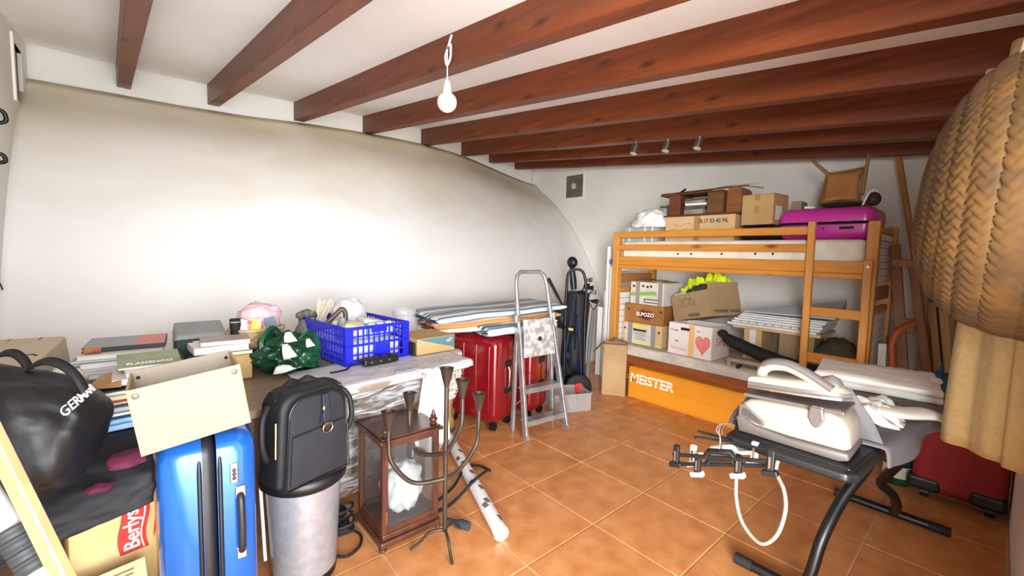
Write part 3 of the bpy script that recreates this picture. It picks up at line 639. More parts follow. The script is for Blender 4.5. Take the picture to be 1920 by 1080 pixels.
b = MB(); b.hexa([(3.84, 1.02, zc+.004), (3.84, .955, zc+.002), (3.86, .955, zc+.002), (3.86, 1.02, zc+.004), (3.84, 1.02, zc+.022), (3.84, .95, zc+.012), (3.86, .95, zc+.012), (3.86, 1.02, zc+.022)]); one(b, 'white_scrap', M_paper, 'small white paper scrap left of the small chair on the pink suitcase', 'paper')

# ================================================================ corner right of the bunk
M_stick = wood('brown_pole', '#a06c38', '#b9844e', stretch=(9, 9, .7)); M_easel = wood('easel_red_brown', '#85562c', '#966536', stretch=(9, 9, .7)); M_yellow_board = wood('yellow_pine_board', '#c99a55', '#d7ab68', stretch=(9, 9, .5))
b = MB(); b.tube([(4.13, .14, .0), (4.42, .585, 2.20)], .020, 8); b.tube([(4.42, .585, 2.20), (4.427, .596, 2.245)], .022, 8); one(b, 'tall_pole', M_stick, 'tall brown wooden pole leaning in the corner right of the bunk', 'pole', smooth=True)
t = thing('easel', 'brown wooden folding easel leaning beside the bunk', 'easel', loc=(4.1, .4, 0))
for a, c2_, w, h, m in (((3.98, .32, 0), (4.13, .515, 1.475), .06, .035, M_easel), ((3.98, .17, 0), (4.12, .405, 1.32), .05, .03, M_easel), ((4.02, .25, 0), (4.15, .36, 1.36), .05, .03, M_easel)):
    b = MB(); b.bar(a, c2_, w, h, up=(1, 0, 0)); b.build('upright', m, t, world=True, bevel=.004, seg=1)
b = MB(); b.bar((4.105, .52, 1.345), (4.10, .315, 1.335), .03, .05); b.build('cross_bar', M_stick, t, world=True, bevel=.004, seg=1)
b = MB(); b.bar((4.07, .45, .90), (4.075, .36, .90), .03, .10); b.build('cross_bar', M_easel, t, world=True, bevel=.004, seg=1)
t = thing('slotted_board', 'tall yellow pine board with a slot and black wing knob, leaning in the corner', 'board', loc=(4.1, .3, 0))
b = MB(); b.bar((4.10, .13, 0), (4.24, .30, 1.33), .095, .02, up=(1, 0, 0)); b.build('board', M_yellow_board, t, world=True, bevel=.003, seg=1)
b = MB(); b.bar((4.108, .175, .40), (4.194, .279, 1.10), .010, .012, up=(1, 0, 0)); b.build('slot', M_dark, t, world=True)
b = MB(); b.cyl((4.15, .275, 1.085), (4.19, .275, 1.085), .02, n=12); b.box((4.155, .275, 1.085), (.012, .075, .018)); b.build('wing_knob', M_black, t, world=True)
b = MB(); b.bar((3.955, .10, 0), (4.3, .17, 1.05), .03, .02, up=(1, 0, 0)); one(b, 'thin_stick', M_easel, 'thin dark brown stick leaning near the curtain', 'stick')
b = MB(); b.bar((3.86, .47, 0), (3.90, .50, .775), .045, .03, up=(1, 0, 0)); one(b, 'wooden_strip', M_white, 'short white slat standing at the bunk\'s right end', 'slat', bevel=.003)
M_or = mat('orange_painted_metal', '#c9622a', .5); b = MB(); b.tube(bez([(3.86, .42, 0), (3.88, .438, .62), (3.885, .45, .76), (3.92, .43, .87), (4.00, .36, .93)], 8), .018, 8); one(b, 'orange_tube', M_or, 'bent orange tube standing beside the white slat', 'tube', smooth=True)
b = crumple((3.46, at(1762, 712, x=3.46).y, .575), .05, .05, .13, 4, Matrix()); one(b, 'teal_bag', mat('teal_cloth', '#1d5a72', .85, c2='#174a60', scale=8), 'crumpled teal cloth on the dark red suitcase behind the curtain', 'cloth', smooth=True, solid=.005)
# green jar and dark red suitcase
M_gglass = mat('green_glass', '#2d7a55', .08, trans=.75, spec=.6); M_gcap = mat('green_cap', '#2c7a50', .4)
t = thing('glass_jar', 'green glass jar with green lid on the floor behind the ironing board', 'jar', frame((3.44, .32, 0)))
b = MB(); b.lathe([(.02, 0), (.062, .004), (.068, .02), (.068, .15), (.055, .185), (.04, .20), (.04, .215), (.02, .215)], 24); b.build('body', M_gglass, t, smooth=True)
b = MB(); b.lathe([(.001, .206), (.046, .206), (.046, .24), (.001, .242)], 20); b.build('lid', M_gcap, t, smooth=True)
b = MB(); b.lathe([(.0685, .05), (.0695, .05), (.0695, .12), (.0685, .12)], 24, cap=False); b.build('label', mat('pale_label', '#c8cbb0', .7), t, smooth=True)
M_dred = mat('dark_red_fabric', '#8e1210', .7, c2='#7c0f0e', scale=4)
t = suitcase('suitcase', 'dark red soft suitcase lying on its side behind the curtain', frame((3.43, .066, 0), R90), .37, .24, .56, M_dred, M_blackm, r=.05, wheels=True, group='red suitcases', wheel_r=.03, lift=.05)
for y in (.185, -.06):
    b = MB(); b.hexa([(-.5, 0, 0)]*8) if False else b.bx((y-.055)*-1-.07, (y-.055)*-1+.07, -.128, -.05, .05, .13); b.build('corner_guard', M_black, t, bevel=.02, seg=3)
# ================================================================ ironing board with steam station
M_gcloth = mat('grey_board_cover', '#6f6b6d', .95, c2='#666264', scale=10, bump=.15, bscale=60); M_iron = mat('cream_plastic', '#938b7c', .3, coat=.3); M_taupe = mat('taupe_plastic', '#574f4b', .35); M_tube = mat('black_tube', '#0c0c0d', .4)
ZB = .75
board = thing('ironing_board', 'ironing board with grey cloth cover and curved black legs on tile floor', 'ironing board', loc=(2.3, .35, 0))
b = MB(); b.prism([(1.50, .235), (1.50, .545), (1.62, .60), (2.76, .60), (2.86, .50), (2.88, .25), (2.75, .13), (2.3, .125), (1.72, .215)], ZB-.03, ZB-.008); b.build('board_panel', M_tube, board, world=True, bevel=.006)
b = MB(); b.prism([(1.47, .24), (1.47, .555), (1.50, .575), (1.74, .575), (1.74, .20), (1.50, .215)], ZB-.045, ZB-.012); b.build('rest_tray', M_black, board, world=True, bevel=.012, seg=3)
# cloth cover hanging over the long edges
def cover(u, v):
    x = lerp(1.735, 2.87, u); yf, yb = lerp(.195, .095, min(1, u*1.4)), lerp(.60, .62, u); z = ZB
    if v < .2: k = (.2-v)/.2; y = yf-.022*k**.6-.010*sin(x*17)*k; z = ZB-(.055+.015*sin(x*11))*k
    elif v > .8: k = (v-.8)/.2; y = yb+.03*k**.6+.012*sin(x*15)*k; z = ZB-.20*k
    else: y = lerp(yf, yb, (v-.2)/.6)
    z += .004*fract((x*4, y*4, 0), 1, 2)-.03*max(0, (u-.93)/.07)**2; return V((x, y, z))
b = MB(); b.grid(cover, 40, 44); b.build('cover', M_gcloth, board, world=True, smooth=2, solid=.006, off=0)
# flap of the cover thrown up behind the steam station
def flap(u, v):
    p = V((1.745, .20, ZB+.01)).lerp(V((1.80, .66, ZB-.04)), u); q = V((1.77, .29, ZB+.165)).lerp(V((1.80, .56, ZB+.19)), u)
    r = p.lerp(q, v); r.x += .02*sin(v*5+u*6); return r
b = MB(); b.grid(flap, 14, 10); b.build('cover_flap', M_gcloth, board, world=True, smooth=2, solid=.006)
def flap2(u, v):
    a = at(1398, 806, x=1.735).lerp(at(1500, 700, x=1.755), u); c2_ = at(1366, 796, x=1.66).lerp(at(1432, 697, x=1.74), u)
    return a.lerp(c2_, v)+V((0, .01*sin(u*7), 0))
b = MB(); b.grid(flap2, 10, 8); b.build('cover_flap', M_gcloth, board, world=True, smooth=2, solid=.006)
# legs
b = MB(); b.tube(bez([(1.93, .42, .03), (1.93, .395, .12), (1.965, .375, .26), (2.06, .34, .40), (2.14, .29, .52), (2.16, .265, .62), (2.14, .26, .70)], 8), .021, 12); b.build('leg', M_tube, board, world=True, smooth=True)
b = MB(); b.tube(bez([(2.93, .27, .035), (2.80, .25, .13), (2.70, .26, .22), (2.66, .30, .27), (2.62, .27, .35), (2.55, .235, .44), (2.36, .235, .58), (2.2, .24, .69)], 8), .021, 12); b.build('leg', M_tube, board, world=True, smooth=True)
b = MB(); b.tube([(1.93, .13, .022), (1.93, .66, .022)], .021, 12); b.build('foot_bar', M_tube, board, world=True, smooth=True)
b = MB(); b.tube([(2.95, .06, .022), (2.95, .52, .022)], .021, 12); b.build('foot_bar', M_tube, board, world=True, smooth=True)
for y in (.10, .485): b = MB(); b.tube([(2.95, y-.04, .022), (2.95, y+.04, .022)], .0235, 12); b.build('rubber_cap', M_blackm, board, world=True, smooth=True)
b = MB(); b.tube([(1.93, .60, .022), (1.93, .67, .022)], .0235, 12); b.build('rubber_cap', M_blackm, board, world=True, smooth=True)
b = MB(); b.tube([(1.53, .50, ZB-.04), (1.36, .62, ZB-.01)], .005, 6); b.tube([(1.55, .46, ZB-.045), (1.42, .64, ZB-.012)], .005, 6); b.build('hanger_rail', M_black, board, world=True)
b = MB(); b.tube([(2.12, .20, ZB-.03), (2.0, .22, ZB-.12), (2.3, .2, ZB-.035)], .004, 6); b.build('spring_wire', M_chrome, board, world=True)
# ---- station
YZ = Matrix(((0, 0, 1, 0), (1, 0, 0, 0), (0, 1, 0, 0), (0, 0, 0, 1)))  # local (x, y, z) = world (y, z, x)
zt = ZB-.008
t = thing('steam_station', 'cream steam generator base standing on the ironing board\'s black tray', 'iron station', loc=(1.6, .40, zt))
def outline(px, x): return [(at(a, c2_, x=x).y, at(a, c2_, x=x).z) for a, c2_ in px]
lo = zt-.0
prof_ = [(.560, zt+.045), (.556, zt+.075), (.545, zt+.10), (.522, zt+.117), (.49, zt+.122), (.30, zt+.134), (.272, zt+.125), (.256, zt+.10), (.246, zt+.045), (.252, zt+.03), (.40, zt+.026), (.50, zt+.03)]
b = MB(); b.prism(prof_, 1.535, 1.715, YZ); b.build('body', M_iron, t, world=True, bevel=.016, seg=3, smooth=True)
b = MB(); b.prism([(.562, zt+.05), (.545, zt+.055), (.50, zt+.034), (.40, zt+.026), (.25, zt+.032), (.245, zt+.01), (.27, zt), (.55, zt)], 1.528, 1.72, YZ); b.build('base', M_taupe, t, world=True, bevel=.006, seg=2, smooth=True)
b = MB(); b.prism([(.553, zt+.096), (.535, zt+.098), (.47, zt+.052), (.475, zt+.038), (.555, zt+.052)], 1.530, 1.54, YZ); b.build('grip_frame', M_taupe, t, world=True, bevel=.004)
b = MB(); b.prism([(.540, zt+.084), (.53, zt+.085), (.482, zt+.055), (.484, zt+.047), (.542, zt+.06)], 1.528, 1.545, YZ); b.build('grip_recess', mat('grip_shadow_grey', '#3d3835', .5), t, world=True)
b = MB(); b.prism([(.352, zt+.145), (.318, zt+.145), (.312, zt+.11), (.322, zt+.088), (.334, zt+.078), (.346, zt+.088), (.357, zt+.11)], 1.530, 1.55, YZ); b.build('latch', M_taupe, t, world=True, bevel=.005)
b = MB(); b.prism([(.55, zt+.119), (.27, zt+.134), (.27, zt+.145), (.55, zt+.130)], 1.55, 1.70, YZ); b.build('iron_rest', M_taupe, t, world=True, bevel=.003)
# ---- iron: pointed sole, body and loop handle
zi = zt+.146
iron = thing('iron', 'cream and taupe steam iron resting on the steam generator base', 'iron', loc=(1.62, .41, zi))
def sole(k, z, tip=.265, heel=.545, w=.052):
    pts = []
    for i in range(13):
        u = i/12; y = lerp(heel, tip, u); ww = w*k*(1-u**2.6)**.6; pts.append((1.625-ww, y, z+(.018*u)))
    for i in range(12, -1, -1):
        u = i/12; y = lerp(heel, tip, u); ww = w*k*(1-u**2.6)**.6; pts.append((1.625+ww, y, z+(.018*u)))
    return pts
def loft(rings, b=None):
    b = b or MB(); m = len(rings[0]); vs = sum(rings, []); fs = [(i*m+j, i*m+(j+1) % m, (i+1)*m+(j+1) % m, (i+1)*m+j) for i in range(len(rings)-1) for j in range(m)]
    fs += [tuple(range(m-1, -1, -1)), tuple(range((len(rings)-1)*m, len(rings)*m))]; return b.add(vs, fs)
loft([sole(1, zi), sole(1.02, zi+.008)]).build('soleplate', M_chrome, iron, world=True)
loft([sole(1.0, zi+.009), sole(1.05, zi+.016), sole(1.0, zi+.022)]).build('skirt', M_taupe, iron, world=True, smooth=True)
loft([sole(1.0, zi+.023), sole(.99, zi+.032, .280, .545), sole(.90, zi+.040, .295, .54), sole(.62, zi+.045, .33, .525)]).build('body', M_iron, iron, world=True, smooth=True)
hp_ = bez([at(px, py, x=1.61) for px, py in ((1452, 728), (1432, 714), (1430, 696), (1446, 686), (1476, 688), (1508, 703), (1536, 721), (1560, 737))], 6); nh = len(hp_)
b = MB(); b.tube(hp_, [lerp(.0175, .016, i/nh) for i in range(nh)], 12); b.build('handle', M_iron, iron, world=True, smooth=True)
b = MB(); b.tube([p+V((0, 0, .009)) for p in hp_[14:]], [lerp(.0165, .017, i/nh) for i in range(nh-14)], 10); b.build('handle_top', M_taupe, iron, world=True, smooth=True)
loft([[(p[0]*.55+1.625*.45, p[1], p[2]) for p in sole(.9, zi+.040, .285, .40)], [(p[0]*.45+1.625*.55, p[1], p[2]) for p in sole(.85, zi+.062, .30, .375)], [(p[0]*.2+1.625*.8, p[1], p[2]) for p in sole(.8, zi+.070, .32, .36)]]).build('water_tank', M_taupe, iron, world=True, smooth=True)
b = MB(); b.tube([at(1466, 721, x=1.61), at(1490, 716, x=1.61), at(1500, 711, x=1.61)], [.009, .008, .004], 8); b.build('trigger', mat('dark_taupe', '#57504c', .5), iron, world=True, smooth=True)
text_M = axes((1.572, .355, zi+.032), (0, -1, .06), (0, .06, 1), (-1, 0, 0))
# ---- hose
b = MB(); b.tube(bez([at(1382, 880, x=1.52), at(1380, 930, x=1.50), at(1392, 980, x=1.48), at(1425, 1018, x=1.46), at(1455, 1005, x=1.46), at(1472, 960, x=1.48), at(1470, 920, x=1.50), at(1455, 880, x=1.53), (1.56, .42, ZB-.03)], 8), .0065, 8)
one(b, 'steam_hose', mat('pale_grey_hose', '#7d776d', .5), 'pale grey hose hanging in a loop below the steam station', 'hose', smooth=True)
# ---- clip hangers dangling at the near end of the board
def clip_hanger(lb, a, c2_, m, clips, hook=None, up=.0, cat='hanger', extra=True):
    a, c2_ = V(a), V(c2_); t = thing('clip_hanger', lb, cat, loc=(a+c2_)/2, group='trouser hangers hanging on the ironing board')
    d = (c2_-a).normalized()
    b = MB(); b.bar(a, c2_, .010, .012); b.build('bar', m, t, world=True, bevel=.002)
    mid = (a+c2_)/2; b = MB(); b.tube([mid-d*.045+V((0, 0, .004)), mid-d*.035+V((0, 0, .02)), mid+d*.035+V((0, 0, .02)), mid+d*.045+V((0, 0, .004))], .010, 8); b.build('centre_boss', m, t, world=True, smooth=True)
    for k, sgn in clips:
        p = a.lerp(c2_, k); b = MB(); b.bar(p+V((0, 0, .035)), p+V((0, 0, -.035)), .016, .02, up=d); b.build('clip', m, t, world=True, bevel=.003)
        b = MB(); b.bar(p+V((0, 0, -.035))-d*.022, p+V((0, 0, -.035))+d*.022, .022, .016); b.build('clip_jaw', M_black if sgn else M_paper, t, world=True, bevel=.003)
        b = MB(); b.bar(p+V((-.011, 0, .018)), p+V((-.011, 0, -.018)), .004, .006, up=d); b.build('clip_spring', M_chrome, t, world=True)
    if hook is not None: b = MB(); b.tube(bez([mid+V((0, 0, .02))]+hook, 6), .0022, 6); b.build('hook', M_chrome, t, world=True, smooth=True)
    return t
hk = at(1362, 795, x=1.40)
clip_hanger('black clip hanger nearest the camera, left of the ironing board', at(1262, 852, x=1.39), at(1452, 866, x=1.40), M_black, ((.04, 1), (.97, 1)), [at(1350, 818, x=1.40), at(1343, 806, x=1.40), at(1352, 795, x=1.40), at(1372, 795, x=1.405)])
clip_hanger('lower black clip hanger with white pads left of the ironing board', at(1266, 870, x=1.43), at(1450, 873, x=1.44), M_black, ((.26, 0), (.68, 0)), [at(1352, 830, x=1.43), at(1348, 806, x=1.43), at(1358, 794, x=1.43), at(1378, 798, x=1.43)])
clip_hanger('white plastic clip hanger between the black ones', at(1300, 852, x=1.47), at(1415, 848, x=1.48), M_paper, ((.0, 0), (1, 0)), [at(1358, 828, x=1.475), at(1354, 806, x=1.475), at(1366, 793, x=1.475)])
# ---- linen on the board
M_linen = mat('white_linen', '#f1eee8', .9, c2='#e9e5de', scale=5, bump=.15, bscale=12)
def pad(c, hx, hy, z0, th, seed, rz=0, wob=.012):
    M = frame((c[0], c[1], z0), rz)
    def f(u, v):
        a = 2*pi*u; k = max(abs(cos(a)), abs(sin(a))); rx, ry = cos(a)/k, sin(a)/k
        s = [0, .97, 1, 1, .95, .6, 0][min(6, int(round(v*6)))]; zz = [0, 0, .25, .75, 1, 1.03, 1.05][min(6, int(round(v*6)))]
        n = fract((rx*s*1.5, ry*s*1.5, seed), 1, seed)
        return M @ V((rx*s*hx*(1+.04*n), ry*s*hy*(1+.04*n), th*zz+(wob*n if v > .5 else 0)))
    return MB().grid(f, 64, 7, cu=True)
for i, (lb) in enumerate(('folded white towel lying lowest on the ironing board', 'folded white towel on top at the far end of the ironing board')):
    b = pad((2.62-.01*i, .345+.008*i), .20, .215, ZB+.006+.032*i, .028, 3+i, .12+.03*i, .008); one(b, 'folded_towel', M_linen, lb, 'towel', 'folded white towels', smooth=True)
b = MB(); b.blob((2.66, .15, ZB+.062), (.06, .022, .012), 3, .2, 3); one(b, 'towel_edge', M_linen, 'frayed white cloth roll on the right edge of the towel pile', 'cloth', smooth=True)
b = crumple((2.08, .32, ZB+.012), .13, .14, .045, 7, frame((0, 0, 0))); one(b, 'white_shirt', M_linen, 'crumpled white shirt between the iron and the folded towels', 'shirt', smooth=True, solid=.006)
b = MB(); pts = bez([(2.02, .30, ZB+.03), (2.08, .22, ZB+.035), (2.16, .14, ZB+.03), (2.24, .085, ZB-.0), (2.26, .07, ZB-.03)], 6)
def sleeve(u, v):
    i = v*(len(pts)-1); p = pts[min(int(i), len(pts)-1)]; a = 2*pi*u; return p+V((.055*cos(a)*(1-.15*v)*.9, .03*cos(a), .016*sin(a)+.004*sin(v*14)))
b.grid(sleeve, 16, 25, cu=True); one(b, 'white_sleeve', M_linen, 'white sleeve hanging over the front edge of the ironing board', 'shirt', smooth=True)
# ================================================================ basket lid and curtain on the front wall
def palm_mat():
    m = mat('plaited_palm', '#8f6a2f', .8, rnd=0); nt = m.node_tree; b = nt.nodes['Principled BSDF']
    tc = N(nt, 'ShaderNodeTexCoord'); n = N(nt, 'ShaderNodeTexNoise'); n.inputs['Scale'].default_value = 14; n.inputs['Detail'].default_value = 6; nt.links.new(tc.outputs['Object'], n.inputs['Vector'])
    r = N(nt, 'ShaderNodeValToRGB'); r.color_ramp.elements[0].position = .3; r.color_ramp.elements[1].position = .7; r.color_ramp.elements[0].color = srgb('#3a2404'); r.color_ramp.elements[1].color = srgb('#593a08')
    nt.links.new(n.outputs['Fac'], r.inputs[0]); nt.links.new(r.outputs[0], b.inputs['Base Color']); return m
M_palm = palm_mat()
M_rope = mat('pale_rope', '#a69678', .8)
t = thing('palm_basket', 'large plaited palm leaf basket hanging on the front wall at the right', 'basket', loc=(1.62, -.02, 1.2))
cx, cz = 1.60, 1.545
NB = 8
def basket(u, v):
    a = 2*pi*u; s = v                       # v: 0 at the tip facing the room, 1 at the rim on the wall
    ang = s*pi/2; r = sin(ang)**.8; h = cos(ang)**.75
    band = s*NB; k = band-int(band)
    bump = .006*sin(pi*k)**.3
    sub = k*3; sk = sub-int(sub); ch = .0030*sin(a*78+(1 if (int(sub)+int(band)) % 2 else -1)*(sk-.5)*4.2+int(band)*1.3)*(1-.35*sin(pi*sk))
    h = h*(1-.10*sin(a)*r)
    rr = 1+.03*sin(2*a+1.0)+.02*sin(3*a)
    return V((cx+(.335*r*rr+bump*r)*cos(a), -.118+.265*h+bump*h+ch*.9, cz-.06+.02*cos(a)*r+((.385 if sin(a) > 0 else .325)*r*rr+bump*r)*sin(a)))
b = MB(); b.grid(basket, 640, 130, cu=True); b.build('body', M_palm, t, world=True, smooth=2, solid=.008)
b = MB(); b.tube([basket(i/60, .995)+V((0, -.002, 0)) for i in range(60)], .012, 8, closed=True); b.build('rim', M_palm, t, world=True, smooth=True)
for k in (0, 1): b = MB(); b.tube(bez([(1.50+.02*k, .005, 1.76), (1.47, -.005-.01*k, 1.83+.006*k), (1.47, -.03-.01*k, 1.89), (1.50, -.075, 1.90), (1.55, -.115, 1.85)], 8), .009, 8); b.build('handle', M_rope, t, world=True, smooth=True)
# curtain beside it
M_curt = mat('beige_curtain', '#a98f62', .95, c2='#a08557', scale=60, bump=.2, bscale=120)
base = bez([(1.82, -.122, 0), (1.85, -.085, 0), (1.865, -.05, 0), (1.90, -.045, 0), (1.92, -.01, 0), (1.96, .012, 0), (1.99, .03, 0), (2.00, .075, 0), (2.06, .088, 0), (2.10, .05, 0), (2.16, .04, 0), (2.20, -.02, 0), (2.28, -.06, 0), (2.32, -.122, 0)], 6)
def curt(u, v):
    i = u*(len(base)-1); a = int(i); p = base[a].lerp(base[min(a+1, len(base)-1)], i-a); z = lerp(.745, 2.02, v)
    k = lerp(1, .55, v**1.5); c = V((2.06, -.05, 0)); q = c+(p-c)*k; q.y = -.122+(q.y+.122)*1.0
    q.x += .012*sin(v*5+u*9)*(1-v); q.z = z-(1-v)*.03*u*1.5*0
    return q
b = MB(); b.grid(curt, len(base), 24); o = one(b, 'curtain', M_curt, 'beige curtain hanging on the front wall below the palm basket', 'curtain', smooth=2, solid=.006)
yb = at(1846, 150, x=2.5).y; b = MB(); b.bx(2.5, 2.68, Y0+.002, yb, at(1846, 196, x=2.5).z, at(1846, 130, x=2.5).z); one(b, 'junction_box', mat('cream_box', '#b3a689', .5), 'cream plastic box on the front wall above the palm basket', 'box', bevel=.008)
# ================================================================ back right corner: golf trolley, ladder, red suitcases, towels
# tall tan box left of the bunk
Mt_ = frame((3.435, 2.395, 0), -.98)
M_tan = mat('worn_tan_cardboard', '#b3926b', .9, c2='#a58459', scale=5, bump=.05, bscale=20)
t = thing('tall_carton', 'tall narrow tan carton with torn open flaps standing left of the orange box', 'box', Mt_)
b = MB(); th = .006; w, d, h = .225, .165, .50
b.bx(-w/2, w/2, -d/2, -d/2+th, 0, h); b.bx(-w/2, w/2, d/2-th, d/2, 0, h); b.bx(-w/2, -w/2+th, -d/2, d/2, 0, h); b.bx(w/2-th, w/2, -d/2, d/2, 0, h); b.bx(-w/2, w/2, -d/2, d/2, 0, th)
b.build('body', M_tan, t)
for Mf, L, fl in ((Matrix.Translation((0, -d/2-.003, h)) @ Matrix.Rotation(radians(146), 4, 'X'), .20, .10), (Matrix.Translation((-w/2-.003, 0, h)) @ Matrix.Rotation(-pi/2, 4, 'Z') @ Matrix.Rotation(radians(138), 4, 'X'), .15, .14), (Matrix.Translation((0, d/2-.004, h+.002)) @ Matrix.Rotation(radians(82), 4, 'X'), .215, .12), (Matrix.Translation((w/2-.004, 0, h+.006)) @ Matrix.Rotation(pi/2, 4, 'Z') @ Matrix.Rotation(radians(-75), 4, 'X'), .15, .13)):
    b = MB(); b.bx(-L/2, L/2, -.002, .002, 0, fl); b.v = [Mf @ p for p in b.v]; b.build('flap', M_tan, t)
# pale slats and panels standing behind it
for i, (px, top, bot_x, w, lb) in enumerate(((1143, 462, 3.72, .035, 'tall white slat standing against the bunk\'s left end'), (1149, 500, 3.66, .05, 'white board behind the tall tan carton, right of the shorter slats'), (1137, 545, 3.80, .04, 'shorter white slat standing behind the tall tan carton'), (1126, 575, 3.86, .06, 'lowest pale grey board behind the tall tan carton'))):
    p = at(px, top, x=bot_x); b = MB(); b.bx(bot_x-.012, bot_x+.012, p.y-w/2, p.y+w/2, 0, p.z); one(b, 'wooden_strip', M_white, lb, 'slat', 'white slats left of the bunk', bevel=.002, seg=1)
p = at(1145, 490, x=3.70); b = MB(); b.bx(3.695-.004, 3.706, p.y-.02, p.y+.012, p.z-.03, p.z+.02); one(b, 'blue_tag', mat('blue_tape', '#4c6ea8', .6), 'small blue tape tag on the tall white slat by the bunk', 'tag')
# golf trolley with bag and clubs
M_navy = mat('navy_nylon', '#12141f', .7, c2='#0d0e16', scale=6, bump=.2, bscale=25); M_navy2 = mat('navy_panel', '#1d2b52', .7)
gx, gy = 3.18, 2.72
t = thing('golf_bag', 'black and navy golf bag standing on the trolley beside the wall', 'golf bag', loc=(gx, gy, .12))
prof_g = [(.02, .10), (.10, .11), (.125, .2), (.12, .5), (.125, .72), (.13, .80), (.115, .88), (.125, .93), (.11, .935), (.03, .93)]
b = MB(); b.lathe(prof_g, 24, frame((gx, gy, .05), 0, .04)); b.build('body', M_navy, t, world=True, smooth=True)
b = MB(); b.blob((gx-.08, gy-.09, .42), (.07, .07, .22), 2, .1, 2); b.build('side_pocket', M_navy, t, world=True, smooth=True)
b = MB(); b.blob((gx-.10, gy+.05, .74), (.10, .09, .12), 3, .2, 2); b.build('front_pocket', M_navy, t, world=True, smooth=True)
b = MB(); b.bx(gx-.165, gx-.155, gy-.10, gy-.06, .36, .42); b.build('badge', M_navy2, t, world=True)
for p_, q_ in (((gx-.10, gy-.13, .78), (gx-.04, gy-.16, .16)), ((gx-.135, gy-.10, .80), (gx-.17, gy-.02, .18))): b = MB(); b.bar(p_, q_, .03, .012); b.build('stripe', M_navy2, t, world=True)
b = MB(); b.tube(bez([(gx-.09, gy-.10, .95), (gx-.16, gy-.16, .75), (gx-.13, gy-.14, .45)], 8), .008, 6); b.build('strap', M_black, t, world=True, smooth=True)
# the trolley
t = thing('golf_trolley', 'black golf trolley with tall bent handle and red-hubbed wheel', 'trolley', loc=(gx, gy, 0))
fx, fy = 2.98, 2.66
hx0 = at(1063, 740, x=3.0); 
pA = at(1062, 545, x=3.0); pB = at(1066, 512, x=3.0); pC = at(1080, 505, x=3.05); pD = at(1094, 512, x=3.1); pE = at(1099, 545, x=3.12)
b = MB(); b.tube(bez([V((3.0, pA.y-.01, .12)), V((3.0, pA.y, .6)), pA, pB, pC, pD, pE, V((3.13, pE.y+.01, .70)), V((3.14, pE.y, .15))], 8), .013, 8); b.build('frame', M_black, t, world=True, smooth=True)
pH = at(1028, 522, x=2.92); pK = at(1056, 575, x=2.97); b = MB(); b.tube([pK, pK.lerp(pH, .35)], .010, 8); b.build('handle_bar', M_black, t, world=True); b = MB(); b.tube([pK.lerp(pH, .3), pH], [.015, .017], 10); b.build('grip', M_blackm, t, world=True, smooth=True)
b = MB(); b.bar((2.99, pA.y, .66), (3.10, gy-.10, .655), .02, .02); b.build('bracket', M_black, t, world=True)
b = MB(); b.bar((2.99, pA.y-.06, .652), (2.992, pA.y-.10, .650), .02, .02); b.build('buckle', M_yel, t, world=True)
M_redp = mat('red_hub', '#c8201c', .4)
for (wx, wy) in ((2.99, 2.47), (3.23, 2.86)):
    A = axes((wx, wy, .125), (.8, -.6, 0), (0, 0, 1), (-.6, -.8, 0))
    b = MB(); b.lathe([(.05, -.022), (.11, -.024), (.124, -.012), (.124, .012), (.11, .024), (.05, .022)], 28, A); o = b.build('wheel', M_blackm, t, world=True, smooth=True)
    b = MB(); b.lathe([(.002, -.026), (.045, -.027), (.05, -.02), (.05, .02), (.045, .027), (.002, .026)], 20, A); o2 = b.build('hub', M_redp, o, world=True, smooth=True)
b = MB(); b.tube([(3.0, 2.44, .125), (3.2, 2.80, .125)], .01, 8); b.build('axle', M_black, t, world=True)
b = MB(); b.bx(gx-.12, gx+.12, gy-.10, gy+.10, .125, .15); b.build('bag_rest', M_black, t, world=True)
b = MB(); b.cyl((3.0, pA.y-.01, .0), (3.0, pA.y-.01, .12), .018, n=10); b.build('stand', M_black, t, world=True)
# club heads and covers
M_cover = mat('black_head_cover', '#0f0f11', .45)
p = at(1073, 492, x=3.10)
t = thing('golf_club', 'golf club under a round glossy black head cover, tallest in the bag', 'golf club', loc=(gx-.03, gy, .9))
b = MB(); b.tube([(gx-.03, gy, .92), p+V((0, 0, -.05))], .006, 8); b.build('shaft', M_chrome, t, world=True)
b = MB(); b.blob(p, (.045, .055, .055), 1, .06, 1.5); b.build('head_cover', M_cover, t, world=True, smooth=True)
b = MB(); b.tube([p+V((0, 0, -.045)), p+V((.01, -.01, -.17)), p+V((.015, -.02, -.26))], [.022, .035, .028], 10); b.build('cover_neck', M_cover, t, world=True, smooth=True)
heads = [((1103, 525), 'chrome iron club head right of the round black cover', 0), ((1110, 548), 'lower chrome iron club head at the right of the golf bag', 0), ((1098, 536), 'dark club head just right of the trolley frame', 1), ((1071, 560), 'dark club head low at the left of the golf bag mouth', 1), ((1112, 565), 'dark square club head at the far right of the golf bag', 1), ((1087, 548), 'dark club head in the middle of the golf bag mouth', 1), ((1080, 570), 'black club head lowest in the golf bag mouth', 1), ((1105, 540), 'dark iron club head between the two chrome club heads', 1)]
for (px, py), lb, dk in heads:
    p = at(px, py, x=3.16); t = thing('golf_club', lb, 'golf club', loc=(gx, gy, .9), group='golf clubs in the bag')
    b = MB(); b.tube([V((gx+.02, gy-.02, .93)).lerp(p, .0), p], .005, 6); b.build('shaft', M_chrome, t, world=True)
    b = MB(); b.hexa([p+V(q) for q in ((-.012, .02, -.012), (-.012, -.045, -.020), (.012, -.045, -.02), (.012, .02, -.012), (-.010, .02, .012), (-.010, -.05, .028), (.006, -.05, .028), (.006, .02, .012))]); b.build('head', M_black if dk else M_chrome, t, world=True, bevel=.005)
t = thing('umbrella_handle', 'grey folded umbrella with black loop grip at the golf bag\'s right side', 'umbrella', loc=(3.15, 2.45, .3))
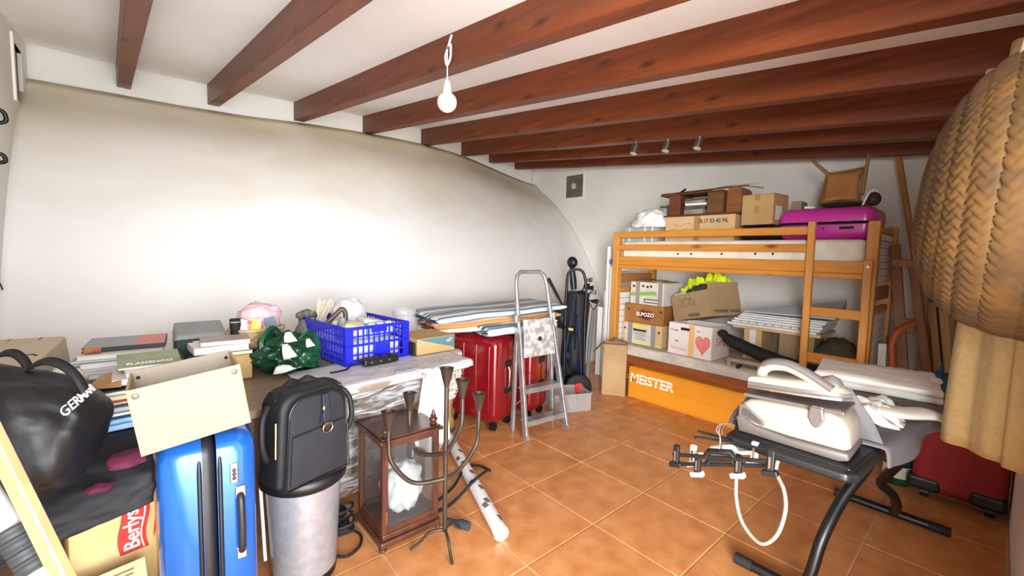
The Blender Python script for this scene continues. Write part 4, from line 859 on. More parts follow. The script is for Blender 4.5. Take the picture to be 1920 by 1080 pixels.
pa = at(1112, 580, x=3.14); pb = at(1106, 640, x=3.12)
b = MB(); b.tube([pa, pb, at(1100, 720, x=3.10)], [.012, .020, .012], 10); b.build('canopy', mat('grey_nylon', '#5a5d63', .7), t, world=True, smooth=True)
b = MB(); b.tube([at(1103, 563, x=3.14), at(1123, 563, x=3.14), at(1113, 582, x=3.14)], .007, 8, closed=True); b.build('loop_grip', M_black, t, world=True, smooth=True)
# clear tub with lids
M_tub = glassy('clear_tub', '#b9b4ae', .2, .62); 
t = open_carton('clear_tub', 'clear plastic tub with odds and ends on the floor behind the ladder', frame((2.775, 2.415, 0), -.42), .34, .25, .155, M_tub, (None,)*4, th=.004)
b = MB(); b.tube([(-.175, -.13, .155), (.175, -.13, .155), (.175, .13, .155), (-.175, .13, .155)], .006, 6, closed=True); b.build('rim', M_tub, t)
for c_, r_, m_, lb in (((2.74, 2.42, .075), .062, M_dred, 'dark red round lid inside the clear tub'), ((2.83, 2.37, .075), .055, M_pgrey, 'grey round lid inside the clear tub')):
    b = MB(); b.lathe([(.002, -.062), (r_, -.060), (r_, -.03), (r_-.01, -.028), (.002, -.028)], 20, frame(c_, 0, .5)); one(b, 'round_lid', m_, lb, 'lid', smooth=True)
# step ladder
M_alu = mat('worn_aluminium', '#b4b3b3', .42, metal=.7, c2='#9f9fa0', scale=14, lo=.4, hi=.6)
lad = thing('step_ladder', 'aluminium three-step ladder with high loop handle in front of red suitcases', 'step ladder', loc=(2.2, 2.2, 0))
fl, fr = V((2.035, 2.145, 0)), V((2.425, 2.105, 0)); dirv = (fr-fl).normalized(); back = V((-dirv.y, dirv.x, 0))
topz = at(970, 515, y=2.45).z
def side(k, z): # front legs lean back and converge slightly
    tt = z/1.205; w = lerp(0, .055, min(tt, 1)); a = fl.lerp(fr, k); return a+dirv*(w if k < .5 else -w)+back*(.20*tt)-dirv*(.045*tt)+V((0, 0, z))
H = 1.205
loop = [side(0, 0.03), side(0, .6), side(0, H-.10), side(0, H-.03)+dirv*.01, side(0, H)+dirv*.05, side(1, H)-dirv*.05, side(1, H-.03)-dirv*.01, side(1, H-.10), side(1, .6), side(1, .03)]
for k in (0, 1):
    b = MB(); b.bar(side(k, 0.0), side(k, .80), .022, .05, up=back); b.build('front_leg', M_alu, lad, world=True, bevel=.003, seg=1)
lp = [side(0, .80), side(0, H-.10), side(0, H-.03)+dirv*.012, side(0, H)+dirv*.05, side(1, H)-dirv*.05, side(1, H-.03)-dirv*.012, side(1, H-.10), side(1, .80)]
b = MB(); b.tube(lp, .015, 10); b.build('handle_loop', M_alu, lad, world=True, smooth=True)
for k in (0, 1):
    a = side(k, .80)+back*.02; e = (fl.lerp(fr, k)+back*.17+(-dirv if k == 0 else dirv)*(-.0)); e.z = 0.0
    b = MB(); b.bar(a, e, .02, .035, up=back); b.build('rear_leg', M_alu, lad, world=True, bevel=.003, seg=1)
    b = MB(); b.bar(side(k, .0)+V((0, 0, 0)), side(k, .03), .026, .054, up=back); b.build('foot', M_black if False else M_alu, lad, world=True)
for z in (.12, .35):
    a, c2_ = side(0, z), side(1, z); b = MB(); M = axes((a+c2_)/2+back*.03, dirv, back, (0, 0, 1)); L = (c2_-a).length
    b.box((0, 0, 0), (L-.02, .085, .014), M); b.box((0, -.04, -.014), (L-.02, .008, .035), M); b.build('step', M_alu, lad, world=True, bevel=.002, seg=1)
M_plat = mat('scuffed_platform', '#c9c7c3', .6, metal=.3, c2='#9b9996', scale=22, lo=.42, hi=.55)
b = MB(); b.hexa([side(0, .58)+dirv*.022-back*.02, side(1, .58)-dirv*.022-back*.02, side(1, .58)-dirv*.022-back*.0, side(0, .58)+dirv*.022-back*.0, side(0, .86)+dirv*.022-back*.04, side(1, .86)-dirv*.022-back*.04, side(1, .86)-dirv*.022-back*.02, side(0, .86)+dirv*.022-back*.02]); b.build('platform', M_plat, lad, world=True, bevel=.006)
pc = (side(0, .71)+side(1, .71))/2; b = MB(); b.lathe([(.001, 0), (.018, 0), (.018, .004), (.001, .005)], 14, axes(pc-back*.032, dirv, (0, 0, 1), -back)); b.build('platform_label', M_dark, lad, world=True)
for k in (0, 1): b = MB(); b.bar(side(k, .28)+back*.02, fl.lerp(fr, k)+back*.16+V((0, 0, .20)), .012, .004); b.build('brace', M_alu, lad, world=True)
b = MB(); a = side(0, .84)+(-dirv)*.02; b.tube([a, a+V((0, 0, .05))], .02, 10); b.build('hinge', M_alu, lad, world=True, smooth=True)
b = MB(); a = side(1, .84)+(dirv)*.02; b.tube([a, a+V((0, 0, .05))], .02, 10); b.build('hinge', M_alu, lad, world=True, smooth=True)
# red hard-shell suitcases
M_red_s = mat('glossy_red_shell', '#7a0a13', .18, c2='#6e0912', scale=2, coat=.6); M_blk_s = mat('black_seam', '#241114', .5)
t = suitcase('suitcase', 'glossy red hard-shell suitcase standing left of the ladder under the towels', frame((1.985, 2.63, 0), -1.28), .50, .30, .72, M_red_s, M_blk_s, r=.07, ribs=4, group='red suitcases', wheel_r=.03, lift=.055)
for z in (.30, .50): b = MB(); b.bx(.236, .256, -.05, .05, z-.02, z+.03); b.build('latch', M_black, t, bevel=.005)
b = MB(); b.tube([(.256, 0, .32), (.268, 0, .34), (.268, 0, .46), (.256, 0, .48)], .007, 8); b.build('side_handle', M_chrome, t, smooth=True)
t = suitcase('suitcase', 'glossy red hard-shell suitcase standing behind the ladder', frame((2.36, 2.63, 0), -1.30), .48, .29, .71, M_red_s, M_blk_s, r=.07, ribs=4, group='red suitcases', wheel_r=.03, lift=.055)
for z in (.28, .48): b = MB(); b.bx(.228, .246, -.05, .05, z-.02, z+.03); b.build('latch', M_black, t, bevel=.005)
b = MB(); b.tube([(1.725, 2.50, .06), (1.73, 2.52, .70)], .007, 8); b.tube([(1.745, 2.49, .06), (1.75, 2.51, .70)], .007, 8); 
# ================================================================ table along the cave wall, wrapped in plastic sheet
ZT = .72
M_ttop = wood('grey_brown_tabletop', '#8d7a66', '#7b6a58', stretch=(1, 8, 8)); M_film = None
table = thing('table', 'long grey brown wooden table along the cave wall under plastic sheet and clutter', 'table', loc=(.45, 2.5, 0))
b = MB(); b.prism([(-.56, 1.70), (1.37, 1.927), (1.46, 2.98), (-.56, 2.98)], ZT-.035, ZT-.004); b.build('tabletop', M_ttop, table, world=True, bevel=.003, seg=1)
for x in (-.50, 1.20):
    for y in (1.80 if x < 0 else 2.09, 2.90): bw('leg', M_ttop, table, (x-.03, x+.03, y-.03, y+.03, 0, ZT-.035))
def film_mat():
    m = bpy.data.materials.new('plastic_film'); m.use_nodes = True; nt = m.node_tree; b = nt.nodes['Principled BSDF']
    b.inputs['Base Color'].default_value = srgb('#dfe0e4'); b.inputs['Roughness'].default_value = .16; b.inputs['Specular IOR Level'].default_value = .9; b.inputs['Alpha'].default_value = .30
    tc = N(nt, 'ShaderNodeTexCoord'); mp = N(nt, 'ShaderNodeMapping'); mp.inputs['Rotation'].default_value = (0, .7, 0); mp.inputs['Scale'].default_value = (3, 4, 9); nt.links.new(tc.outputs['Object'], mp.inputs[0])
    n = N(nt, 'ShaderNodeTexNoise'); n.inputs['Scale'].default_value = 2.2; n.inputs['Detail'].default_value = 7; n.inputs['Distortion'].default_value = 1.2; nt.links.new(mp.outputs[0], n.inputs['Vector'])
    r = N(nt, 'ShaderNodeValToRGB'); r.color_ramp.elements[0].position = .42; r.color_ramp.elements[1].position = .66
    r.color_ramp.elements[0].color = (.10, .10, .10, 1); r.color_ramp.elements[1].color = (.75, .75, .75, 1); nt.links.new(n.outputs['Fac'], r.inputs[0]); nt.links.new(r.outputs[0], b.inputs['Alpha'])
    bp = N(nt, 'ShaderNodeBump'); bp.inputs['Strength'].default_value = 1; bp.inputs['Distance'].default_value = .05; nt.links.new(n.outputs['Fac'], bp.inputs['Height']); nt.links.new(bp.outputs[0], b.inputs['Normal'])
    return m
M_film = film_mat(); M_sheetw = mat('white_table_cloth', '#cfccc8', .6, c2='#c4c1bd', scale=5, bump=.15, bscale=8)
# white cloth on the front part of the top, with the clear film over the front
def cloth(u, v):
    x = lerp(.50, 1.40, u); s = v*1.0
    pts = [(2.26, ZT+.002), (1.95, ZT+.003), (1.842, ZT+.002), (1.828, ZT-.006), (1.824, ZT-.030)]
    i = v*4; a = min(int(i), 3); k = i-a; y, z = lerp(pts[a][0], pts[a+1][0], k), lerp(pts[a][1], pts[a+1][1], k)
    z += .006*fract((x*4, y*5, 0), 1, 5)*(1 if z > ZT-.01 else .2)+.004; y += .118*(x-.5)+.008*sin(x*18)*(v > .7)
    return V((x, y, z))
b = MB(); b.grid(cloth, 50, 33); one(b, 'table_cloth', M_sheetw, 'white cloth covering the front half of the table\'s right end', 'tablecloth', smooth=2, solid=.003)
def film(u, v):
    x = lerp(.57, 1.36, u); w = fract((x*2.2, v*2.6, .3), 1, 9, 4)
    if v < .1: y, z = lerp(2.02, 1.822, v/.1), ZT+.012
    else:
        k = (v-.1)/.9; z = lerp(ZT+.008, .02, k); y = 1.806+.37*k**.8+.03*w*min(1, k*4)+.03*sin((x*1.3-z*1.5)*11)*min(1, k*3)*.6
    return V((x+.06*w*v, y+.118*(x-.5), z))
b = MB(); b.grid(film, 70, 60); one(b, 'plastic_sheet', M_film, 'crumpled clear plastic sheet hanging from the table\'s front edge to the floor', 'plastic sheet', smooth=2)
# brown cartons added so the space behind the film looks dark
carton('carton', 'brown carton added under the table to darken behind the plastic sheet, left one', frame((.66, 2.58, 0), 0), .42, .4, .52, M_kraft3)
carton('carton', 'brown carton added under the table to darken behind the plastic sheet, right one', frame((1.06, 2.60, 0), 0), .30, .4, .48, M_kraft3)
# white cloth hanging from the right front corner of the table
def rag(u, v):
    x = lerp(1.065, 1.165, u)+.05*(u-.5)*v; z = lerp(ZT+.012, .30+.05*u+.03*sin(u*9), v); y = 1.862+.03*sin(u*13)*(.3+v)-.03*v+.03*(1-u)
    return V((x-.04*v*(1-u)*1.4, y, z))
b = MB(); b.grid(rag, 30, 24); one(b, 'white_rag', M_linen, 'white cloth hanging from the table\'s right front corner beside the drum', 'cloth', smooth=2, solid=.004)
# blue crate
M_blue = mat('blue_crate_plastic', '#1a24c8', .35, c2='#161fb8', scale=3)
cA, cB, cD = V((.773, 2.182, 0)), V((1.147, 2.233, 0)), V((.69, 2.79, 0))
ex = (cB-cA).normalized(); ey = V((-ex.y, ex.x, 0)); Mc = axes(cA+V((0, 0, ZT+.010)), ex, ey, (0, 0, 1))
CW, CD, CH = .378, .58, .195
t = thing('crate', 'blue lattice plastic crate full of odds and ends on the table', 'crate', Mc)
def lattice(b, L, H, M, cols, rows, solid_rows=()):
    for i in range(cols+1): x = L*i/cols; b.bx(x-.004, x+.004, -.003, .003, 0, H, M)
    for j in range(rows+1): z = H*j/rows; b.bx(0, L, -.004, .004, z-.004, z+.004, M)
for nm, L, M in (('front_wall', CW, frame((0, 0, 0))), ('back_wall', CW, frame((0, CD, 0))), ('side_wall', CD, frame((0, 0, 0), pi/2)), ('side_wall', CD, frame((CW, 0, 0), pi/2))):
    b = MB(); lattice(b, L, CH-.0, M, 12 if L < .5 else 18, 4); b.bx(0, L, -.008, .008, CH-.012, CH, M); b.bx(0, L, -.006, .006, 0, .014, M); b.bx(0, L, -.005, .005, CH*.48, CH*.54, M)
    b.bx(0, .035, -.005, .005, 0, CH, M); b.bx(L-.035, L, -.005, .005, 0, CH, M)
    b.bx(L*.38, L*.62, -.005, .005, CH*.82, CH, M); b.bx(L*.44, L*.66, -.0045, .0045, .02, CH*.46, M)
    o = b.build(nm, M_blue, t); o['kind'] = 'stuff'
b = MB()
for i in range(8): y = CD*i/7; b.bx(0, CW, y-.012, y+.012, -.003, .003)
for i in range(6): x = CW*i/5; b.bx(x-.010, x+.010, 0, CD, -.003, .003)
o = b.build('base_grid', M_blue, t); o['kind'] = 'stuff'
def inC(x, y, z): return Mc @ V((x, y, z))
M_pastel = mat('pale_yellow_pack', '#dfdcae', .5, c2='#e9e6d6', scale=9); M_stripeb = stripes('blue_stripe_pack', [(.5, '#e4e8ec'), (.25, '#5b88a8'), (.25, '#dfe6ea')], 0, .055); M_kfoil = mat('kraft_pouch', '#b5904a', .5, c2='#a17d3c', scale=6, bump=.2)
def bagbox(name, lb, c, sz, rz, m, cat, tilt=(0, 0), group=None, bevel=.02, M0=Mc):
    b = MB(); b.box((0, 0, sz[2]/2), sz, M0 @ frame(c, rz, tilt[0], tilt[1])); return one(b, name, m, lb, cat, group, bevel=bevel, seg=3, smooth=True)
bagbox('lower_pack', 'pale carton filling the bottom of the blue crate', (.19, .29, .006), (.33, .50, .10), 0, M_paper, 'box')
bagbox('yellow_pack', 'pale yellow paper pack lying on top in the blue crate', (.12, .16, .125), (.15, .20, .07), .3, M_pastel, 'pack', (.1, .1))
bagbox('striped_pack', 'white pack with blue slanted stripes in the blue crate\'s front', (.235, .12, .115), (.20, .15, .075), .12, M_stripeb, 'pack', (-.15, 0))
bagbox('white_pack', 'white folded paper behind the striped pack in the blue crate', (.29, .26, .12), (.15, .16, .07), -.2, M_paper, 'pack', (0, .2))
bagbox('kraft_pouch', 'golden kraft paper pouch standing at the back of the blue crate', (.29, .50, .11), (.15, .06, .17), .2, M_kfoil, 'pouch', (-.25, 0))
bagbox('leaflet', 'white leaflet with red print leaning in front of the kraft pouch', (.24, .40, .10), (.09, .012, .14), .5, mat('red_white_leaflet', '#e6dfdc', .6, c2='#c88f92', scale=16, lo=.5, hi=.6), 'leaflet', (-.5, .3), bevel=.002)
t = thing('grey_bottle', 'grey squat bottle at the left front inside the blue crate', 'bottle', Mc @ frame((.06, .16, .11)))
b = MB(); b.lathe([(.02, 0), (.034, .005), (.036, .06), (.028, .09), (.018, .105), (.018, .12), (.01, .121)], 20); b.build('body', mat('smoky_plastic', '#777772', .4), t, smooth=True)
t = thing('hand_brush', 'brown wooden brush with pale bristles leaning out of the blue crate', 'brush', loc=inC(.05, .30, .15))
pa, pb = at(612, 606, y=2.45), at(640, 580, y=2.44); pcc = at(647, 586, y=2.43)
b = MB(); b.tube(bez([pa, pa.lerp(pb, .5), pb, pcc, at(648, 602, y=2.42)], 6), .0135, 10); b.build('handle', wood('brush_wood', '#3a2d1d', '#4a3a26'), t, world=True, smooth=True)
b = MB(); b.bar(at(650, 600, y=2.42), inC(.10, .26, .14), .02, .012); b.build('shaft', M_pgrey, t, world=True)
b = MB(); b.blob(at(655, 590, y=2.66), (.105, .08, .11), 3, .14, 2.2, sub=4); one(b, 'plastic_bag', glassy('milky_bag', '#e4e5ea', .3, .3), 'translucent white plastic bag bulging out of the back of the blue crate', 'bag', smooth=2)
b = MB(); 
for k in range(26):
    a = k/26*2*pi; p = at(610, 592, y=2.72); b.tube(bez([p+V((.0, 0, -.10)), p+V((.02*cos(a*3)-.02, .02*sin(a), -.02)), p+V((.045*cos(a), .03*sin(a*2), .085+.02*sin(a*5)))], 4), .004, 5)
o = one(b, 'raffia_bundle', mat('pale_raffia', '#d6cdb8', .9), 'pale raffia bundle standing against the wall behind the blue crate', 'raffia', smooth=True); o['kind'] = 'stuff'
# glass jar
M_glass = glassy('clear_glass', '#e6e7e6', .05, .72, .8)
pj = at(758, 622, y=2.78); t = thing('glass_jar', 'wide clear glass jar standing between the blue crate and striped cushions', 'jar', loc=(pj.x, pj.y, ZT))
b = MB(); b.lathe([(.05, .0), (.088, .01), (.10, .04), (.102, .09), (.095, .13), (.082, .15), (.080, .16), (.084, .165), (.084, .195), (.080, .2), (.076, .196), (.076, .165), (.074, .15), (.092, .09), (.09, .03), (.04, .012)], 30); b.build('body', M_glass, t, smooth=True)
b = MB(); b.lathe([(.086, .168), (.088, .172), (.088, .178), (.086, .182)], 30, cap=False); b.build('rim_ring', M_glass, t, smooth=True)
# teal cornered carton
tA, tB = V((1.172, 2.145, 0)), V((1.438, 2.165, 0)); ext = (tB-tA).normalized(); Mt2 = axes((tA+tB)/2+V((-.01, .15, ZT+.012)), ext, (-ext.y, ext.x, 0), (0, 0, 1))
t = carton('carton', 'tan carton with teal triangle on its front, on the table right of the crate', Mt2, .268, .26, .095, M_kraft)
M_teal = mat('teal_print', '#4d6f76', .7); b = MB(); b.prism([(-.130, .092), (.131, .092), (.131, .018)], .1302, .131, Matrix(((1, 0, 0, 0), (0, 0, -1, 0), (0, 1, 0, 0), (0, 0, 0, 1)))); b.build('triangle_print', M_teal, t)
b = MB(); b.bar((.07, -.1315, .066), (.115, -.1315, .075), .0006, .005); b.bar((.075, -.1315, .060), (.105, -.1315, .062), .0006, .004); b.bar((.105, -.1315, .075), (.095, -.1315, .085), .0006, .004); b.build('logo', M_ora, t)
b = MB(); b.bar((-.02, .02, .0956), (.03, -.04, .0956), .012, .0008); b.build('top_mark', M_kraft3, t)
b = MB(); b.bx(-.155, -.138, -.12, .02, 0, .075); b.v = [Mt2 @ p for p in b.v]; one(b, 'dark_case', M_blackm, 'small black box squeezed between the blue crate and tan carton', 'box', bevel=.004)
# power strip
t = thing('power_strip', 'dark power strip with cable lying in front of the blue crate', 'power strip', frame((.93, 2.13, ZT+.014), .10))
b = MB(); b.bx(-.10, .10, -.028, .028, 0, .035); b.build('body', M_black, t, bevel=.008)
for i in range(4): b = MB(); b.lathe([(.002, 0), (.018, 0), (.018, .004), (.002, .004)], 14, frame((-.075+.05*i, 0, .035))); b.build('socket', M_dark, t); 
for i in range(3): b = MB(); b.cyl((-.06+.05*i, -.0285, .018), (-.06+.05*i, -.031, .018), .006, n=10); b.build('screw', M_chrome, t)
b = MB(); b.tube(bez([(-.10, 0, .015), (-.15, .02, .008), (-.20, -.03, .006), (-.28, -.035, .006)], 6), .005, 6); b.build('cable', M_black, t, smooth=True)
# green bag, organza pouch, wicker basket
M_gbag = mat('dark_green_plastic_bag', '#07301b', .25, c2='#0f4a2b', scale=7, lo=.45, hi=.62, bump=.5, bscale=16, c3='#062414')
t = thing('green_bag', 'crumpled dark green plastic bag with white print on the table', 'bag', loc=(.53, 2.30, ZT+.01))
b = MB(); b.blob((.53, 2.30, ZT+.085), (.145, .12, .105), 9, .33, 2.4, sub=5, flat=-.075); b.build('body', M_gbag, t, world=True, smooth=2)
b = MB(); b.tube(bez([(.42, 2.27, ZT+.08), (.41, 2.29, ZT+.16), (.46, 2.32, ZT+.215), (.50, 2.32, ZT+.16)], 6), [.018]*19, 6); b.build('handle', M_gbag, t, world=True, smooth=True)
b = MB(); b.tube(bez([(.56, 2.26, ZT+.15), (.61, 2.27, ZT+.19), (.66, 2.28, ZT+.13), (.655, 2.27, ZT+.07)], 6), [.014]*19, 6); b.build('handle', M_gbag, t, world=True, smooth=True)
for c_, sx, sz, rx in (((.50, 2.18, ZT+.125), .032, .035, .5), ((.49, 2.178, ZT+.045), .07, .018, .9), ((.515, 2.215, ZT+.185), .03, .025, .3), ((.60, 2.20, ZT+.15), .02, .02, .4)):
    b = MB(); M = frame(c_, .3, -rx); b.grid(lambda u, v: M @ V((lerp(-sx, sx, u)*(1-.4*v), .008*sin(u*5+v*3), lerp(-sz, sz, v))), 8, 6); b.build('white_print', mat('white_bag_print', '#dfe3d8', .4, c2='#c5d6c0', scale=10), t, world=True, smooth=True, solid=.002)
t = thing('organza_pouch', 'grey organza pouch tied with a ribbon standing behind the green bag', 'pouch', loc=(.70, 2.72, ZT)); M_org = mat('grey_organza', '#6e6e6c', .7, c2='#5d5d5c', scale=16, alpha=.95)
b = MB(); b.lathe([(.03, .0), (.075, .01), (.078, .05), (.055, .11), (.025, .155), (.015, .165), (.024, .18), (.03, .195)], 20, frame((.72, 2.70, ZT)) @ Matrix.Diagonal((1.1, 1.1, 1.25, 1))); b.build('body', M_org, t, world=True, smooth=True)
for k, (dx, dz, s) in enumerate(((-.035, .012, .022), (.03, .014, .02), (0, .03, .018))): b = MB(); b.blob((.72+dx, 2.69, ZT+.207+dz), (s*1.2, .012, s), k, .25, 3); b.build('ribbon_loop', mat('olive_ribbon', '#4c4a3a', .6) if k == 0 else bpy.data.materials['olive_ribbon'], t, world=True, smooth=True)
for dx in (.03, .05): b = MB(); b.tube(bez([(.72, 2.69, ZT+.21), (.72+dx*.6, 2.68, ZT+.24), (.72+dx, 2.67, ZT+.265)], 4), .003, 5); b.build('ribbon_tail', M_rope, t, world=True)
M_wick = mat('pale_wicker', '#c6ac83', .8, c2='#b0956a', scale=25)
t = thing('wicker_basket', 'pale wicker basket holding pink bag and small packets on the table', 'basket', loc=(.43, 2.52, ZT))
def wick(u, v):
    a = 2*pi*u; z = .19*v; row = v*13; k = row-int(row); s = 1 if int(row) % 2 else -1
    r = lerp(.085, .118, v)+.005*sin(a*18+s*pi/2)+.003*sin(pi*k); return V((.43+r*cos(a)*1.02, 2.52+r*sin(a)*.85, ZT+.003+z))
b = MB(); b.grid(wick, 120, 53, cu=True); b.build('body', M_wick, t, world=True, smooth=2, solid=.005)
b = MB(); b.tube([(.43+(.122+.002*sin(i*1.9))*cos(2*pi*i/48), 2.52+.104*sin(2*pi*i/48), ZT+.193+.003*sin(i*2.3)) for i in range(48)], .009, 8, closed=True); b.build('rim', M_wick, t, world=True, smooth=True)
b = MB(); b.lathe([(.002, 0), (.08, 0), (.08, .006), (.002, .006)], 20, frame((.43, 2.52, ZT+.002), 0) @ Matrix.Diagonal((1, .83, 1, 1))); b.build('bottom', M_wick, t, world=True)
zb_ = ZT+.13
M_pinkf = glassy('pink_film', '#e2b6bd', .35, .38)
b = MB(); b.blob((.45, 2.56, ZT+.235), (.095, .06, .085), 6, .22, 2.0, sub=4, pw=.8); one(b, 'pink_bag', M_pinkf, 'translucent pink plastic bag rising from the wicker basket', 'bag', smooth=2)
pk = at(441, 612, y=2.46); t = thing('black_bottle', 'small black capped bottle at the left rim of the wicker basket', 'bottle', loc=(pk.x, pk.y, zb_+.045))
b = MB(); b.lathe([(.012, 0), (.020, .004), (.024, .055), (.024, .08), (.022, .082), (.005, .083)], 18); b.build('body', M_blackm, t, smooth=True); b = MB(); b.lathe([(.0242, .064), (.0246, .066), (.0246, .068), (.0242, .07)], 18, cap=False); b.build('ring', M_pgrey, t)
for i, (px, py, m_, lb) in enumerate(((458, 612, mat('red_white_packet', '#e3dbd6', .5, c2='#cf4a3c', scale=18, lo=.48, hi=.55), 'red and white sachet beside the black bottle in the wicker basket'), (478, 610, mat('yellow_packet', '#e2c92c', .5, c2='#e9dfc6', scale=14, lo=.5, hi=.56), 'yellow sachet in the middle of the wicker basket'), (508, 606, mat('grey_blue_packet', '#6a7585', .5, c2='#d3d5d6', scale=10, lo=.55, hi=.6), 'grey blue packet at the right of the wicker basket'), (490, 616, mat('pinkish_packet', '#c9798a', .5, c2='#e0d3c4', scale=14, lo=.5, hi=.56), 'small pink packet at the front of the wicker basket'))):
    p = at(px, py, y=2.455+.01*i); b = MB(); b.box((0, 0, 0), (.055, .008, .065), frame(p, .2*i-.2, -.25, .25-.2*i)); one(b, 'packet', m_, lb, 'packet', 'packets in the wicker basket', bevel=.002)
# djembe
M_drum = wood('drum_wood', '#8c6a3c', '#a8844e', stretch=(6, 6, 1.5)); M_drum2 = mat('drum_carving', '#5d3c1c', .7, c2='#6c4722', scale=9)
dx, dy = 1.665, 2.66
t = thing('djembe', 'small wooden goblet drum with white rope lacing between table and red suitcase', 'drum', loc=(dx, dy, 0)); Md = frame((dx, dy, 0))
b = MB(); b.lathe([(.02, .0), (.082, .0), (.084, .03), (.075, .09), (.066, .17), (.060, .24), (.07, .29), (.105, .38), (.122, .46), (.124, .56), (.12, .60), (.02, .60)], 32, Md); b.build('shell', M_drum, t, world=True, smooth=True)
b = MB(); b.lathe([(.085, .0), (.087, .002), (.087, .03), (.085, .033)], 32, Md, cap=False); b.build('foot_ring', mat('dark_rubber_ring', '#3f4547', .7), t, world=True, smooth=True)
b = MB(); b.lathe([(.02, .605), (.118, .604), (.127, .598), (.129, .58), (.127, .565)], 32, Md, cap=False); b.build('drumhead', M_linen, t, world=True, smooth=True)
zz_ = [];  NV = 22
b = MB()
def dr(z): return interp(z, [(.24, .062), (.29, .072), (.38, .108), (.46, .125), (.56, .127)])
for i in range(NV):
    for s in (-.5, .5):
        a0, a1 = 2*pi*i/NV, 2*pi*(i+s)/NV; b.tube([(dx+dr(lerp(.56, .40, k/4))*cos(lerp(a0, a1, k/4)), dy+dr(lerp(.56, .40, k/4))*sin(lerp(a0, a1, k/4)), lerp(.56, .40, k/4)) for k in range(5)], .0032, 5)
    for s in (-1, 1): b.tube([(dx+(dr(lerp(.40, .26, k/5))+.002)*cos(2*pi*(i+s*k/5)/NV), dy+(dr(lerp(.40, .26, k/5))+.002)*sin(2*pi*(i+s*k/5)/NV), lerp(.40, .26, k/5)) for k in range(6)], .0032, 5)
o = b.build('rope_lacing', M_rope if False else mat('white_rope', '#d9d2c2', .8), t, world=True); o['kind'] = 'stuff'
for z in (.40, .26): b = MB(); b.tube([(dx+(dr(z)+.003)*cos(2*pi*i/30), dy+(dr(z)+.003)*sin(2*pi*i/30), z) for i in range(30)], .005, 6, closed=True); b.build('rope_ring', bpy.data.materials['white_rope'], t, world=True, smooth=True)
for k in range(5): a = 2*pi*k/5-2.2; b = MB(); b.blob((dx+.066*cos(a), dy+.066*sin(a), .14), (.02, .02, .045), k, .2, 3); b.build('carving', M_drum2, t, world=True, smooth=True)
# striped lounger cushions
M_sblue = stripes('blue_white_stripes', [(.22, '#e9e5da'), (.12, '#47678d'), (.08, '#dfe3e4'), (.16, '#34557f'), (.16, '#bfd5dd'), (.10, '#47678d'), (.16, '#e9e5da')], 1, .20)
M_sor = stripes('orange_white_stripes', [(.25, '#e8ddce'), (.15, '#c4622c'), (.1, '#e6d6c4'), (.2, '#b9542a'), (.15, '#d98a4c'), (.15, '#e8ddce')], 1, .16)
M_sblue2 = stripes('blue_white_stripes_thin', [(.3, '#e9e9e4'), (.2, '#5d83a6'), (.2, '#b9d2dc'), (.3, '#2f5380')], 1, .13)
def cushion(name, lb, c, L, W, th, rz, m, seed, tilt=0, scal=9, group='striped lounger cushions'):
    n = 40
    def f(u, v):
        a = 2*pi*v; X = (u-.5)*L; s = sin(a); co = cos(a)
        y = W/2*math.copysign(abs(co)**.35, co); z = th/2*math.copysign(abs(s)**.8, s)
        e = min(u, 1-u)/.025; k = min(1, e)**.5; z *= .45+.55*k
        z += .05*th*sin(X*9+seed)+.012*fract((X*2, y*3, seed), 1, seed)
        X += .012*sin(y*2*pi/(W/scal))*(1 if u < .5 else -1)*(1-min(1, e))
        return V((X, y, z))
    b = MB(); b.grid(lambda u, v: f(v, u), 44, n, cu=True)
    o = b.build(name, m, smooth=2); o.matrix_world = frame(c, rz, 0, tilt); return tag(o, lb, 'cushion', group)
cz0 = .735
cushion('striped_cushion', 'blue and white rolled cushion lying lowest on the red suitcases', (2.16, 2.42, cz0+.035), .66, .20, .065, -.06, M_sblue2, 3)
cushion('striped_cushion', 'orange striped folded cushion lying directly under another orange one', (2.08, 2.62, cz0+.048), 1.10, .30, .055, -.10, M_sor, 1, 0)
cushion('striped_cushion', 'orange striped folded cushion directly beneath the blue striped one', (2.04, 2.60, cz0+.098), 1.14, .40, .045, -.08, M_sor, 2, -.02)
cushion('striped_cushion', 'blue and white striped cushion on top of the cushion pile', (2.06, 2.64, cz0+.158), 1.20, .54, .055, -.05, M_sblue, 4, -.025)
# ================================================================ front left: blue suitcase, cream box, bin with backpack
M_blues = mat('metallic_blue_shell', '#1a62bd', .22, c2='#175ab2', scale=2, metal=.35, coat=.5); M_band = mat('black_zip_band', '#1d1c1f', .45)
zS = at(390, 826, y=1.43).z
Ms = axes((.121+.004, 1.43+.165, 0), (-.03, -1, 0), (1, -.03, 0), (0, 0, 1))
t = suitcase('suitcase', 'upright metallic blue hard-shell suitcase under the cream open box', Ms, .33, .236, zS, M_blues, M_band, r=.055, wheels=True, band=.034, group='hard-shell suitcases')
for y in (-.024, .024): b = MB(); b.tube([(.162, y, .10), (.165, y, .14), (.165, y, zS-.09), (.160, y, zS-.055)], .006, 8); b.build('zip', M_black, t, smooth=True)
b = MB(); b.box((.165, .058, zS-.115), (.008, .022, .062)); b.build('lock', M_chrome, t, bevel=.004, seg=2)
for k in range(3): b = MB(); b.cyl((.168, .058, zS-.128+.012*k), (.171, .058, zS-.128+.012*k), .006, n=10); b.build('lock_dial', M_black, t)
b = MB(); b.tube(bez([(.162, .072, zS-.18), (.178, .072, zS-.20), (.182, .073, zS-.27), (.178, .073, zS-.34), (.162, .074, zS-.36)], 6), [.010]*25, 8); b.build('side_handle', M_band, t, smooth=True)
for z in (zS-.175, zS-.365): b = MB(); b.box((.165, .073, z), (.010, .026, .035)); b.build('handle_clip', M_chrome, t, bevel=.003)
